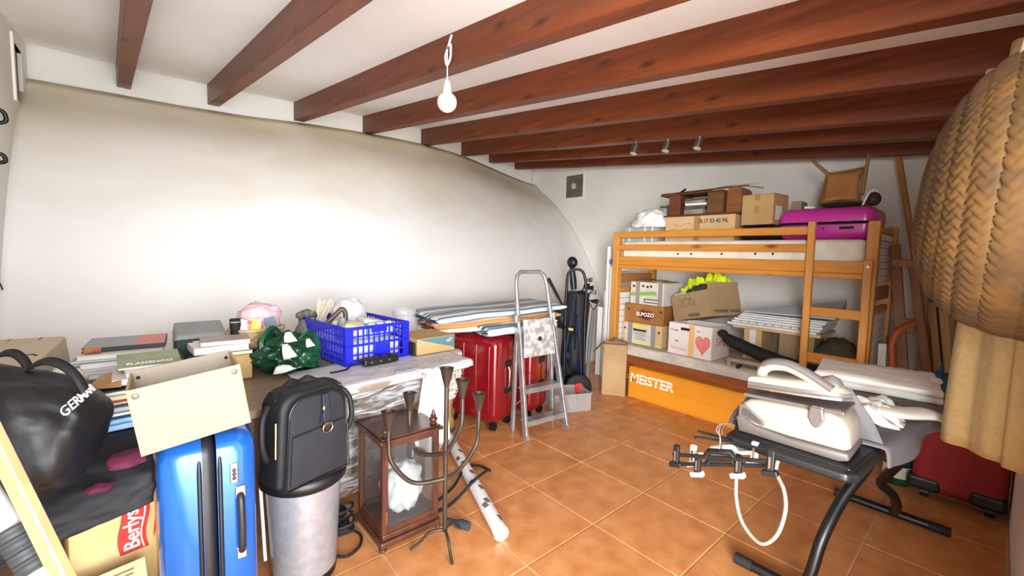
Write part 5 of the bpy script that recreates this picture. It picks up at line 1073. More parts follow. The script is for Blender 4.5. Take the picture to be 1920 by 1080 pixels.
# cream box
M_creamb = mat('cream_board', '#a89772', .75, c2='#a2916b', scale=3); M_rivet = mat('dull_rivet', '#5f564a', .45, metal=.4)
M_creamin = mat('grey_inner_board', '#a89c8e', .8, c2='#9f9385', scale=4)
Mcb = frame((.100, 1.502, .803), -.02) @ Matrix.Rotation(radians(-8), 4, 'Y')
t = thing('storage_box', 'cream open storage box with rivets tilted on the blue suitcase', 'box', Mcb); w, d, h, th = .245, .205, .178, .006
b = MB(); b.bx(-w/2, w/2, -d/2, -d/2+th*.5, 0, h); b.build('front_panel', M_creamb, t, bevel=.001, seg=1)
b = MB(); b.bx(-w/2, w/2, d/2-th, d/2, 0, h*1.02); b.build('back_panel', M_creamin, t)
b = MB(); b.bx(-w/2, -w/2+th, -d/2+th, d/2-th, 0, h); b.build('side_panel', M_creamb, t)
b = MB(); b.bx(w/2-th, w/2, -d/2+th, d/2-th, 0, h); b.build('side_panel', M_creamb, t)
b = MB(); b.bx(-w/2+th, w/2-th, -d/2+th*.5, d/2-th, 0, th); b.build('bottom', M_creamin, t)
b = MB(); b.bx(-w/2+th, w/2-th, -d/2+th*.5, -d/2+th, th, h-.004); b.build('front_lining', M_creamin, t)
for x in (-w/2+.016, w/2-.016): b = MB(); b.bx(x-.014, x+.014, d/2-th-.002, d/2-th, .02, h); b.build('corner_tab', M_creamin, t)
for x in (-w/2+.016, w/2-.016):
    b = MB(); b.lathe([(.001, 0), (.008, 0), (.008, .0015), (.004, .003), (.001, .003)], 16, axes((x, -d/2, h-.018), (1, 0, 0), (0, 0, 1), (0, -1, 0))); b.build('rivet', M_rivet, t, smooth=True)
    b = MB(); b.lathe([(.001, 0), (.005, 0), (.004, .002), (.001, .002)], 12, axes((x, d/2-th-.002, h-.018), (1, 0, 0), (0, 0, 1), (0, -1, 0))); b.build('rivet', M_dark, t, smooth=True)
# bin
M_bin = mat('brushed_silver_plastic', '#a6a5a8', .38, metal=.55, c2='#9a999d', scale=30)
bxc, byc = .462, 1.792
t = thing('pedal_bin', 'silver waste bin with black lid and base under the dark backpack', 'bin', frame((bxc, byc, 0)))
b = MB(); b.lathe([(.02, .03), (.119, .03), (.140, .415), (.02, .415)], 40); b.build('body', M_bin, t, smooth=True)
b = MB(); b.lathe([(.02, 0), (.118, 0), (.121, .032), (.02, .032)], 40); b.build('base', M_black, t, smooth=True)
b = MB(); b.lathe([(.02, .398), (.144, .398), (.160, .412), (.163, .440), (.152, .456), (.13, .462), (.02, .462)], 40); b.build('lid', M_black, t, smooth=True)
b = MB(); b.tube([(-.14, .02, .10), (-.152, .02, .41)], .006, 8); b.build('back_rod', M_paper, t)
b = MB(); b.bx(.30, .312, 1.965, 2.15, 0, .44); one(b, 'white_board', M_white, 'thin white panel standing on edge between suitcase and bin', 'panel', bevel=.002, seg=1)
# backpack
M_nyl = mat('charcoal_nylon', '#1a1a21', .8, c2='#16161c', scale=20, bump=.1, bscale=120); M_nyl2 = mat('black_nylon', '#09090c', .65, c2='#0d0d11', scale=9, bump=.3, bscale=14); M_leath = mat('blue_black_leather', '#232833', .4)
Mb = frame((.452, 1.712, .464), .30)
t = thing('backpack', 'charcoal backpack with brass ring standing on the silver bin', 'backpack', Mb)
def arch(w0, w1, h, r, n=8):
    pts = [(-w0, 0), (w0, 0)]
    for i in range(n+1): a = pi/2*i/n; pts.append((w1-r+r*cos(a), h-r+r*sin(a)))
    for i in range(n+1): a = pi/2+pi/2*i/n; pts.append((-w1+r+r*cos(a), h-r+r*sin(a)))
    return pts
XZ = Matrix(((1, 0, 0, 0), (0, 0, -1, 0), (0, 1, 0, 0), (0, 0, 0, 1)))
b = MB(); b.prism(arch(.150, .135, .345, .07), -.075, .06, XZ); b.build('body', M_nyl2, t, bevel=.018, seg=4, smooth=True)
b = MB(); b.prism(arch(.128, .112, .325, .065), .055, .082, XZ); b.build('front_panel', M_nyl, t, bevel=.010, seg=3, smooth=True)
b = MB(); b.prism([(-.118, .015), (.118, .015), (.108, .205), (-.108, .195)], .080, .094, XZ); b.build('front_pocket', M_nyl, t, bevel=.006, seg=2, smooth=True)
b = MB(); b.tube([(x, -.0825, z) for x, z in arch(.131, .115, .329, .066)], .0035, 6, closed=True); b.build('piping', M_black, t, smooth=True)
b = MB(); b.grid(lambda u, v: V(((u-.5)*.27*(1-.25*v), .03+.05*v-.06*(1-v)*abs(2*u-1)**2, .322+.045*sin(pi*v)*(.85+.15*sin(u*21))*(.35+.65*sin(pi*u)))), 40, 12); b.build('gathered_flap', M_nyl2, t, smooth=2, solid=.006)
b = MB(); b.bar((.015, -.100, .325), (.020, -.098, .215), .026, .006, up=(0, 1, 0)); b.build('leather_strap', M_leath, t, bevel=.002)
b = MB(); b.tube([(.02+.020*cos(a), -.105, .195+.018*sin(a)) for a in [2*pi*i/20 for i in range(20)]], .0035, 8, closed=True); b.build('brass_ring', M_gold, t, smooth=True)
b = MB(); b.tube([(.0, -.105, .21), (.04, -.105, .21)], .0035, 8); b.build('brass_bar', M_gold, t)
b = MB(); b.blob((.008, -.102, .272), (.008, .005, .012), 1, .1, 2, sub=2); b.build('zip_pull', M_gold, t, smooth=True)
b = MB(); b.bar((.006, -.1, .26), (-.006, -.1, .21), .005, .003, up=(0, 1, 0)); b.build('pull_tab', M_leath, t)
for s, xx in ((1, .145), (-1, -.145)):
    b = MB(); b.tube(bez([(xx, .0, .30), (xx+s*.03, -.02, .26), (xx+s*.038, -.03, .18), (xx+s*.02, -.02, .12), (xx+s*.004, 0, .11)], 6), .011, 8); b.build('side_strap', M_nyl2, t, smooth=True)
b = MB(); b.tube([(-.146, -.045, .12), (-.143, -.045, .25)], .004, 6); b.build('side_zip', M_gold, t)
# ================================================================ duffel bag, jacket, cartons at the far left
t = thing('duffel_bag', 'big black duffel bag with white lettering GERMANY at the left edge', 'bag', loc=(-.30, 1.56, .68)); M_duf = mat('black_nylon_duffel', '#0b0b0d', .5, c2='#131316', scale=5, bump=.4, bscale=9)
dc = V((-.325, 1.605, .868)); Md_ = frame(dc, -.42, 0, .14)
def duf(u, v):
    a = 2*pi*u; b_ = pi*(v-.5); cx_, sx_ = math.copysign(abs(cos(b_))**.5, cos(b_)), math.copysign(abs(sin(b_))**.62, sin(b_))
    y, z = math.copysign(abs(cos(a))**.7, cos(a))*cx_, math.copysign(abs(sin(a))**.7, sin(a))*cx_
    n = fract((sx_*1.2, y*1.2, z*1.2), 1.2, 4, 4); k = 1+.12*n+.03*sin(sx_*9+z*4)*cx_-.05*abs(fract((sx_*2.5, y*2, z*2), 1.3, 9, 3))
    return V((.235*sx_*(1+.03*n), .14*y*k, .150*z*k*(1-.14*sx_ if z > 0 else 1+.10*sx_)))
b = MB(); b.grid(lambda u, v: Md_ @ duf(u, v), 70, 50, cu=True)
from mathutils.bvhtree import BVHTree
duf_bvh = BVHTree.FromPolygons([tuple(p) for p in b.v], b.f); b.build('body', M_duf, t, world=True, smooth=2)
for strap, dd in ((((40, 702), (64, 684), (92, 677), (120, 686), (143, 706), (160, 733)), 1.085), (((-30, 700), (-5, 668), (25, 662), (48, 680), (60, 712)), 1.13)):
    b = MB(); L_ = bez([at(px, py, d=dd) for px, py in strap], 6); b.grid(lambda u, v: L_[int(v*(len(L_)-1))]+(fwd*.6+upv*.5)*((u-.5)*.03), 3, len(L_)); b.build('handle_strap', M_nyl2, t, world=True, smooth=2, solid=.005)
def wrap_text(body, size, fpos):  # lettering laid on the curved side of the bag
    q = MB(); q.text(body, size, Matrix(), .0, .0005, .95, ax='LEFT'); q.v = [fpos(p) for p in q.v]; return q
def duf_at(px, py):
    r_ = (at(px, py, d=1.0)-CAM).normalized(); h_ = duf_bvh.ray_cast(CAM, r_)
    return h_[0]+h_[1]*.0015 if h_[0] is not None else CAM+r_*1.75
def gpos(p):
    # the word climbs the rounded end of the bag, letters squeezed where it turns away
    X, Y = p.x/.63, p.y/.13
    X2 = 1-(1-min(X, 1.0))**1.9; a = radians(lerp(-36, -50, X)); H_ = lerp(27, 22, X)
    return duf_at(114+60*X2-H_*Y*sin(-a), 778-52*X2-H_*Y*cos(a))
q = wrap_text('GERMANY', .13, gpos); q.build('lettering', M_wtext, t, world=True, solid=.0015, off=1)
# magenta lined black jacket spread over the cartons
M_jack = mat('black_jacket_cloth', '#08080b', .7, c2='#0e0e15', scale=6, bump=.3, bscale=12); M_magc = mat('magenta_cloth', '#6a1a3e', .85, c2='#551332', scale=8, bump=.2)
t = thing('jacket', 'black jacket with magenta lining spread between the duffel bag and suitcase', 'jacket', loc=(-.15, 1.62, .62))
def jack(u, v):
    x = lerp(-.42, .0, u); n = fract((x*4, v*3, 2), 1, 3)
    if v < .45: y = lerp(1.80, 1.62, v/.45); z = lerp(.735, .69, (v/.45)**2)
    else: k = (v-.45)/.55; y = 1.62-.06*sin(pi*k*.5); z = .69-lerp(.19, .115, u)*k
    return V((x+.012*n, y-.022*fract((x*6, v*4, 5), 1, 6)*(v > .1), z+.014*n*(v > .1)+.02*u*min(1, v*2)))
b = MB(); b.grid(jack, 44, 40); b.build('body', M_jack, t, world=True, smooth=2, solid=.006)
b = MB(); b.blob((-.058, 1.60, .712), (.045, .04, .022), 5, .25, 1.8); b.build('lining', M_magc, t, world=True, smooth=True)
b = MB(); b.blob((-.115, 1.575, .660), (.03, .025, .013), 6, .25, 1.8); b.build('lining', M_magc, t, world=True, smooth=True)
# cartons below
M_bakery = mat('bakery_carton', '#cdb27c', .8, c2='#c3a66f', scale=4); M_redb = mat('red_emblem', '#b3271c', .7)
Mbx = frame((-.105, 1.72, 0), .19)
t = thing('bakery_carton', 'tall tan carton with red sideways emblem reading Berlys beside the suitcase', 'box', Mbx)
b = MB(); b.bx(-.095, .095, -.07, .07, 0, .59); b.build('body', M_bakery, t, bevel=.003, seg=1)
def flag_pts(n=12): return [(.062*u*1.0, 0) for u in range(n)]
fp = []
for i in range(13): u = i/12; fp.append((lerp(-.075, .062, u), -.030+.006*sin(u*5)))
for i in range(13): u = 1-i/12; fp.append((lerp(-.075, .062, u), .036+.006*sin(u*5)))
R_ = axes((.045, -.0705, .475), (0, 0, 1), (-1, 0, 0), (0, -1, 0))
b = MB(); b.prism(fp, 0, .0006, R_); b.build('emblem', M_redb, t)
b = MB(); b.text('Berlys', .052, R_ @ Matrix.Translation((-.005, .008, .0012)), .0003, .0008, .95); b.build('lettering', M_wtext, t)
b = MB(); b.tube([(lerp(-.070, .060, i/8), -.018+.006*sin(i/8*5), .001) for i in range(9)], .0022, 5, R_); b.build('emblem_line', M_wtext, t)
b = MB(); b.tube([(lerp(-.05, .13, i/8), -.042-.012*sin(i/8*2.4), .0005) for i in range(9)], [.001, .003, .004, .005, .005, .005, .004, .003, .001], 5, R_); b.build('red_swoosh', M_redb, t)
b = MB(); b.box((.055, -.13, .415), (.012, .12, .012), Matrix()) if False else b.hexa([(.088, -.19, .30), (.094, -.19, .30), (.098, -.07, .30), (.092, -.07, .30), (.088, -.17, .52), (.094, -.17, .52), (.098, -.07, .59), (.092, -.07, .59)]); b.build('flap', M_bakery, t)
t = thing('printed_card', 'tan cardboard sheet covered in small print in front of the Berlys carton', 'cardboard', loc=(-.11, 1.5, .3))
Mpc = axes((-.107, 1.545, .36), (.98, .19, 0), (-.08, .50, .86), (.16, -.85, .50)); b = MB(); b.bx(-.082, .085, -.30, .058, -.003, 0, Mpc); b.build('sheet', M_kraft2, t, world=True)
random.seed(11)
for k in range(6):
    b = MB(); b.bx(-.068+.006*(k % 2), .068-.02*random.random(), .038-.012*k, .043-.012*k, 0, .0008, Mpc); b.build('print_line', M_scr, t, world=True)
t = thing('bakery_carton', 'yellow tan carton with red sideways emblem at the lower left edge', 'box', frame((-.30, 1.46, 0), .45))
b = MB(); b.bx(-.10, .10, -.07, .07, 0, .47); b.build('body', mat('yellow_tan_carton', '#c7a04c', .8, c2='#bb9340', scale=4), t, bevel=.003, seg=1)
R2 = axes((.045, -.0706, .38), (0, 0, 1), (-1, 0, 0), (0, -1, 0)); b = MB(); b.prism([(p[0]*1.0, p[1]*1.3) for p in fp], 0, .0006, R2); b.build('emblem', M_redb, t); b = MB(); b.text('Berlys', .05, R2 @ Matrix.Translation((0, .01, .0012)), .0003, .0008); b.build('lettering', M_wtext, t)
b = MB(); b.bx(-.225, -.212, 1.64, 1.80, 0, .56); one(b, 'thin_board', M_kraft2, 'thin pale board standing on edge left of the Berlys carton', 'board')
# poles leaning across the corner
pA_, pB_ = at(0, 842, d=.80), at(118, 1080, d=.80); dv = (pA_-pB_).normalized(); kf = -pB_.z/dv.z; ku = (-.57-pA_.x)/dv.x
b = MB(); b.bar(pB_+dv*kf, pA_+dv*ku, .030, .020, up=-fwd); one(b, 'pine_batten', wood('pale_pine', '#b08f63', '#bf9f72', stretch=(9, 9, .7)), 'pale pine batten leaning across the left foreground', 'batten', bevel=.003, seg=1)
pA_, pB_ = at(0, 965, d=.84), at(78, 1080, d=.84); dv = (pA_-pB_).normalized(); kf = -pB_.z/dv.z; ku = (-.56-pA_.x)/dv.x; P0, P1 = pB_+dv*kf, pA_+dv*ku
t = thing('telescopic_pole', 'white metal pole with ribbed grey grip leaning at the lower left', 'pole', loc=P0)
b = MB(); b.cyl(P0, P1, .0215, n=16); b.build('tube', mat('white_enamel_tube', '#b4b4b8', .25), t, world=True, smooth=True)
g0, g1 = at(22, 990, d=.84), at(72, 1068, d=.84)
L_ = [g0.lerp(g1, i/24) for i in range(25)]; b = MB(); b.tube(L_, [.026+.003*sin(i/24*pi*10)**2 for i in range(25)], 16); b.build('grip', mat('grey_rubber_grip', '#333638', .6), t, world=True, smooth=True)
# ================================================================ books, magazines and boxes on the left half of the table
def book(name, lb, M, w, d, h, cover, pages, group=None, spine='x'):
    t = thing(name, lb, 'book', M, group)
    b = MB(); b.bx(-w/2+.003, w/2-.003, -d/2+.003, d/2-.003, .0022, h-.0022); b.build('pages', pages, t)
    b = MB(); b.bx(-w/2, w/2, -d/2, d/2, 0, .0022); b.build('cover', cover, t)
    b = MB(); b.bx(-w/2, w/2, -d/2, d/2, h-.0022, h); b.build('cover', cover, t)
    b = MB(); b.bx(-w/2, -w/2+.003, -d/2, d/2, .0022, h-.0022) if spine == 'x' else b.bx(-w/2, w/2, d/2-.003, d/2, .0022, h-.0022); b.build('spine', cover, t)
    return t
def flat(n, c): return mat(n, c, .55)
M_pg = mat('book_pages', '#e4e3e0', .8, c2='#cfcdca', scale=3, stretch=(1, 1, 60)); M_pgc = mat('cream_pages', '#e3d4b4', .8, c2='#d3c3a2', scale=3, stretch=(1, 1, 60)); M_pgg = mat('grey_pages', '#b9b8ba', .8, c2='#a5a4a7', scale=3, stretch=(1, 1, 60))
K = [(.029, flat('sky_blue_cover', '#8fb4dc'), flat('sky_blue_spine', '#9cbce0'), 'pale blue book lying lowest in the tall book pile'),
     (.007, flat('leaf_green_cover', '#7fa850'), M_pg, 'thin green booklet second from the bottom of the tall book pile'),
     (.026, flat('blue_picture_cover', '#3f7fb5'), mat('blue_picture_spine', '#8cb8cf', .6, c2='#2f6da8', scale=14, lo=.45, hi=.55), 'blue picture book third from the bottom of the tall book pile'),
     (.024, flat('black_blue_cover', '#243042'), M_pg, 'white paged book with dark blue cover above the blue picture book'),
     (.009, flat('steel_blue_cover', '#4f7396'), M_pg, 'thin steel blue book in the lower half of the book pile'),
     (.026, flat('grey_cover', '#8c8f93'), M_pgg, 'grey paged thick book in the middle of the book pile'),
     (.024, flat('pale_grey_cover', '#6e7c78'), M_pg, 'white paged book with grey green cover in the middle of the pile'),
     (.005, flat('red_cover', '#a32b26'), M_pg, 'thin red cover booklet in the middle of the book pile'),
     (.022, flat('cream_cover', '#d8c39c'), M_pgc, 'cream paged book just above the thin red booklet'),
     (.017, flat('white_cover', '#e2e2e0'), M_pg, 'white book below the black cover book in the tall pile'),
     (.010, flat('black_cover', '#1d1e20'), M_pg, 'black cover book near the top of the tall pile')]
z = .745; random.seed(21)
for i, (h, c_, pg, lb) in enumerate(K):
    h = max(.0058, h*.62)
    wv = .27+.02*random.random(); M = frame((-.014+.006*random.uniform(-1, 1)+.004*i*0, 1.885+.012*random.uniform(-1, 1), z), .05+random.uniform(-.05, .05)) @ Matrix.Rotation(radians(-1.6), 4, 'Y')
    book('book', lb, M, wv, .20, h-.001, c_, pg, 'books in the tall pile'); z += h
zk = z
book('book', 'white book with pale cover lying near the top right of the tall pile', frame((.0, 1.90, zk+.003), .03), .19, .17, .021, flat('pale_mauve_cover', '#cfc4bf'), M_pg, 'books in the tall pile')
b = MB(); b.prism([(-.14, 1.83), (-.068, 1.815), (-.068, 1.95), (-.10, 1.95)], zk+.002, zk+.008); b.v += []; b2 = MB(); b2.hexa([(-.150, 1.82, zk+.003), (-.07, 1.80, zk+.003), (-.07, 1.98, zk+.003), (-.13, 1.98, zk+.003), (-.150, 1.82, zk+.006), (-.07, 1.80, zk+.022), (-.07, 1.98, zk+.026), (-.13, 1.98, zk+.006)]); one(b2, 'wooden_wedge', mat('tan_wood_piece', '#b98c56', .6, c2='#a67a46', scale=6), 'tan wooden wedge at the left top of the tall book pile', 'wood')
book('book', 'white notebook lying above the pale mauve book in the tall pile', frame((.015, 1.90, zk+.026), .10), .16, .15, .012, flat('white_note_cover', '#e6e6e4'), M_pg, 'books in the tall pile')
M_gmag = mat('olive_magazine_cover', '#98a183', .5, c2='#7f8a6c', scale=8)
t = book('magazine', 'olive green magazine with pale title lettering, topmost on the tall pile', frame((.0, 1.965, zk+.044), .04) @ Matrix.Rotation(.12, 4, 'X'), .17, .15, .010, M_gmag, M_pg, 'books in the tall pile', 'y')
b = MB(); b.text('FLAMENCO', .030, Matrix.Translation((0, -.045, .0102)), .0004, .0006, .8); b.build('title', M_wtext, t)
# magazine heap behind
Mz = [(.030, '#e0dde2', '#8d86a6'), (.022, '#c9c6d2', '#5a4f86'), (.016, '#5b4a86', '#d9d7dd'), (.022, '#d6d4da', '#e3e1e3'), (.020, '#b7c3cc', '#dcdad8'), (.018, '#e2dfdc', '#c6c4c8'), (.022, '#cfccd0', '#e6e4e2'), (.014, '#8d9499', '#dedbd8'), (.018, '#d8d5d0', '#e2e0de')]
lbm = ['lowest magazine of the heap behind the tall books', 'lavender magazine second from the bottom of the heap', 'purple magazine low in the heap behind the tall books', 'pale magazine above the purple one in the heap', 'bluish magazine in the middle of the heap', 'white magazine in the middle of the heap', 'pale grey magazine in the upper half of the heap', 'slate magazine near the top of the heap', 'white magazine beneath the dark album on the heap']
z = .722; random.seed(5)
for i, (h, c_, p_) in enumerate(Mz):
    M = frame((-.075+random.uniform(-.02, .02), 2.36+random.uniform(-.015, .015), z), random.uniform(-.12, .12))
    book('magazine', lbm[i], M, .25, .24, h-.001, flat('mag_cover_%d' % i, c_), flat('mag_pages_%d' % i, p_), 'magazines in the heap', 'y'); z += h
zm = z
M_alb = mat('dark_album', '#23222a', .5); M_albc = mat('grey_pink_cover', '#8b8d92', .45)
t = book('album', 'dark book with grey and pink cover lying on top of the magazine heap', frame((-.065, 2.40, zm+.003), -.06), .25, .24, .016, M_alb, M_alb, None, 'y')
b = MB(); b.bx(-.122, .03, -.118, .118, .0161, .0167); b.build('grey_cover', M_albc, t); b = MB(); b.bx(.03, .122, -.118, .118, .0161, .0167); b.build('pink_cover', flat('salmon_cover', '#cf8178'), t)
b = MB(); b.box((-.165, 2.28, zm+.012), (.05, .04, .018), Matrix()); one(b, 'orange_scrap', mat('amber_plastic', '#c98a3c', .5, c2='#8a4a20', scale=18), 'small amber and brown scrap at the left of the dark album', 'scrap', bevel=.005)
# crumpled paper, long pale carton, dark pouches, green box, second book pile
b = crumple((-.235, 2.20, ZT+.10), .055, .06, .06, 9, Matrix(), 22); one(b, 'crumpled_paper', M_paper, 'crumpled white paper between the duffel bag and magazine heap', 'paper', smooth=True, solid=.004)
b = MB(); b.bx(-.29, -.18, 2.14, 2.28, ZT, ZT+.095); one(b, 'white_carton', M_wcart, 'white carton under the crumpled paper behind the duffel bag', 'box', bevel=.003)
M_beige = mat('beige_carton', '#c9bda8', .85, c2='#beb19a', scale=4)
t = thing('beige_carton', 'long beige carton with two slots at the left wall on the table', 'box', frame((-.40, 2.48, ZT), -.15)); 
b = MB(); b.hexa([(-.13, -.19, 0), (.12, -.19, 0), (.12, .19, 0), (-.13, .19, 0), (-.12, -.19, .165), (.10, -.19, .150), (.10, .19, .205), (-.12, .19, .205)]); b.build('body', M_beige, t, bevel=.008, seg=2)
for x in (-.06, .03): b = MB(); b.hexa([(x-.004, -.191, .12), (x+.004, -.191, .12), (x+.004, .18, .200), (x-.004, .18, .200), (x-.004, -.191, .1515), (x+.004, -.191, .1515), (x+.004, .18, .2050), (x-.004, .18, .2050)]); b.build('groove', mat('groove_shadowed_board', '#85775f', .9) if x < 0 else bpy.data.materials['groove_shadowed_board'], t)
for x in (-.09, .055): b = MB(); b.tube([(x-.02, -.06, .170), (x-.012, -.05, .1715), (x+.01, -.04, .173), (x+.025, -.055, .1705)], .004, 6); b.build('hand_slot', M_dark, t)
M_brp = mat('brown_pouch', '#4f4038', .7, c2='#5c4b41', scale=5)
pp = at(322, 660, y=2.40); b = MB(); b.blob((pp.x, 2.42, ZT+.07), (.045, .05, .07), 3, .12, 2, flat=-.068); one(b, 'brown_pouch', M_brp, 'brown soft pouch left of the dark green box', 'pouch', smooth=True)
b = MB(); b.blob((.15, 2.37, ZT+.055), (.05, .05, .055), 5, .12, 2, flat=-.054); one(b, 'brown_pouch', M_brp, 'brown soft pouch in front of the dark green box', 'pouch', smooth=True)
t = thing('green_box', 'dark green box with grey lid and white letter F at the wall', 'box', frame((.20, 2.68, ZT), .0)); M_dg = mat('bottle_green', '#10332a', .5)
b = MB(); b.bx(-.105, .11, -.10, .10, 0, .150); b.build('body', M_dg, t, bevel=.006)
b = MB(); b.hexa([(-.108, -.103, .150), (.113, -.103, .150), (.113, .103, .150), (-.108, .103, .150), (-.098, -.095, .176), (.10, -.095, .176), (.10, .10, .214), (-.098, .10, .214)]); b.build('lid', mat('grey_lid', '#8f9290', .5, c2='#858886', scale=5), t, bevel=.008)
text_front(t, 'lettering', 'F', .055, -.02, .118, -.102, M_wtext, 1.2, .003)
t = carton('carton', 'tan carton under the three books left of the wicker basket', frame((.275, 2.345, ZT), .06), .17, .17, .115, M_kraft); b = MB(); b.bx(-.0851, .0851, -.0856, -.085, .05, .053); b.build('crease', M_kraft3, t)
zc_ = ZT+.117
book('book', 'yellow edged book lying on the tan carton, lowest of three', frame((.27, 2.33, zc_), .05), .19, .15, .018, flat('dark_grey_cover', '#55524d'), mat('yellow_pages', '#e5e3a9', .7), 'books on the tan carton')
book('book', 'white book lying in the middle of the three on the tan carton', frame((.245, 2.34, zc_+.019), .08), .21, .16, .030, flat('white_cover_2', '#dedcda'), M_pg, 'books on the tan carton')
book('book', 'mauve covered book on top of the three on the tan carton', frame((.27, 2.34, zc_+.050), -.06), .19, .15, .020, flat('mauve_cover', '#a89a98'), M_pg, 'books on the tan carton')
# ================================================================ display lantern, candelabra, tube, cables, ceiling lamps
M_mah = wood('dark_mahogany', '#43241a', '#54301f', rough=.35, stretch=(6, 6, 1), coat=.2)
lx0, lx1, ly0, ly1 = .755, 1.035, 1.695, 1.975; zL = at(727, 838, x=.745).z
t = thing('lantern_case', 'dark wooden display lantern with glass sides and turned finials on the floor', 'lantern', loc=((lx0+lx1)/2, (ly0+ly1)/2, 0))
b = MB(); b.bx(lx0-.012, lx1+.012, ly0-.012, ly1+.012, .018, .045); b.bx(lx0, lx1, ly0, ly1, .045, .072); b.build('base', M_mah, t, world=True, bevel=.006)
for x in (lx0, lx1):
    for y in (ly0, ly1): b = MB(); b.lathe([(.004, 0), (.014, .002), (.018, .01), (.012, .019), (.004, .02)], 14, frame((x, y, 0))); b.build('foot', M_mah, t, world=True, smooth=True)
for x in (lx0+.012, lx1-.012):
    for y in (ly0+.012, ly1-.012): bw('corner_post', M_mah, t, (x-.014, x+.014, y-.014, y+.014, .072, zL-.02))
for a in ((lx0, lx1, ly0+.002, ly0+.018), (lx0, lx1, ly1-.018, ly1-.002), (lx0+.002, lx0+.018, ly0, ly1), (lx1-.018, lx1-.002, ly0, ly1)): bw('top_rail', M_mah, t, a+(zL-.05, zL-.02)); bw('bottom_rail', M_mah, t, a+(.072, .10))
b = MB(); b.bx(lx0-.016, lx1+.016, ly0-.016, ly1+.016, zL-.02, zL-.004); b.bx(lx0-.006, lx1+.006, ly0-.006, ly1+.006, zL-.004, zL+.004); b.build('top', M_mah, t, world=True, bevel=.005)
M_pane2 = glassy('lantern_glass', '#58595a', .05, .80, .7)
for a in ((lx0+.02, lx1-.02, ly0+.007, ly0+.010), (lx0+.02, lx1-.02, ly1-.010, ly1-.007), (lx0+.007, lx0+.010, ly0+.02, ly1-.02), (lx1-.010, lx1-.007, ly0+.02, ly1-.02)): bw('glass_pane', M_pane2, t, a+(.10, zL-.05), bevel=0)
for x, y in ((lx0+.02, ly0+.02), (lx1-.02, ly0+.02)): b = MB(); b.lathe([(.012, 0), (.018, .006), (.012, .014), (.020, .022), (.020, .030), (.011, .038), (.014, .044), (.008, .052), (.008, .06), (.003, .072)], 16, frame((x, y, zL+.003))); b.build('finial', M_mah, t, world=True, smooth=True)
for z0, z1 in ((zL-.12, zL-.06), (.12, .18)):
    b = MB(); b.bx(lx0+.010, lx0+.022, ly0-.004, ly0, z0, z1); h_ = b.build('hinge', M_gold if False else mat('dull_copper', '#8a4e3a', .4, metal=.6) if z0 > .2 else bpy.data.materials['dull_copper'], t, world=True)
b = MB(); b.blob((.905, 1.825, .205), (.10, .085, .125), 8, .24, 2.6, sub=4, flat=-.12); one(b, 'plastic_bag', mat('white_green_bag', '#dfe3de', .4, c2='#e4e8e0', scale=6, lo=.45, hi=.58, c3='#6fb45c', bump=.3), 'crumpled white and green plastic bag inside the display lantern', 'bag', smooth=2)
# candelabra
M_irn = mat('dark_bronze_iron', '#3c322b', .45, metal=.5, c2='#4a3d33', scale=12)
bc = V((.985, 1.555, 0)); d0 = (bc-CAM).dot(fwd)
t = thing('candelabra', 'dark iron candelabra with five cone cups in front of the display lantern', 'candelabra', loc=bc)
zt_ = at(819, 722, y=1.56).z
ptop = at(820, 722, d=(V((bc.x, bc.y, .7))-CAM).dot(fwd)); zh = ptop.z
b = MB(); b.tube([(bc.x, bc.y, .09), (bc.x, bc.y, zh)], .0105, 10); b.build('stem', M_irn, t, world=True, smooth=True)
def cup(p, big=1.0): return MB().lathe([(.006, -.082*big), (.011, -.080*big), (.030*big, 0), (.033*big, .004), (.028*big, .004), (.022*big, -.012), (.003, -.022)], 18, frame(p))
def arm(px_mid, px_el, px_top, dd):
    pts = []
    for (px, py), k in zip(((822, px_mid), ) + px_el + (px_top,), [0, .5, 1, 1, 1, 1, 1]): 
        zdep = (V((bc.x, bc.y, .4))-CAM).dot(fwd)+dd*k; pts.append(at(px, py, d=zdep))
    pts[0] = V((bc.x, bc.y, pts[0].z)); b = MB(); b.tube(bez(pts, 8), .0098, 8); o = b.build('arm', M_irn, t, world=True, smooth=True)
    c_ = cup(pts[-1]+V((0, 0, .076))).build('cup', M_irn, o, world=True, smooth=True)
cup(V((bc.x, bc.y, zh+.075))).build('cup', M_irn, t, world=True, smooth=True)
arm(898, ((775, 905), (735, 868), (729, 830)), (729, 806), -.10); arm(898, ((862, 880), (892, 835), (897, 800)), (898, 768), .13)
arm(850, ((785, 850), (770, 815), (768, 790)), (768, 768), .10); arm(850, ((848, 832), (864, 800), (867, 770)), (867, 745), -.04)
b = MB(); b.lathe([(.006, 0), (.014, .004), (.010, .02), (.013, .03), (.008, .045)], 14, frame((bc.x, bc.y, .075))); b.build('collar', M_irn, t, world=True, smooth=True)
for e in (Z_ for Z_ in (at(848, 1058, z=.006), at(770, 1030, z=.006), at(865, 990, z=.006))):
    m_ = bc.lerp(V((e.x, e.y, 0)), .45); b = MB(); b.tube(bez([(bc.x, bc.y, .085), (m_.x, m_.y, .075), ((m_.x+e.x)/2, (m_.y+e.y)/2, .035), e], 6), .007, 8); b.build('leg', M_irn, t, world=True, smooth=True)
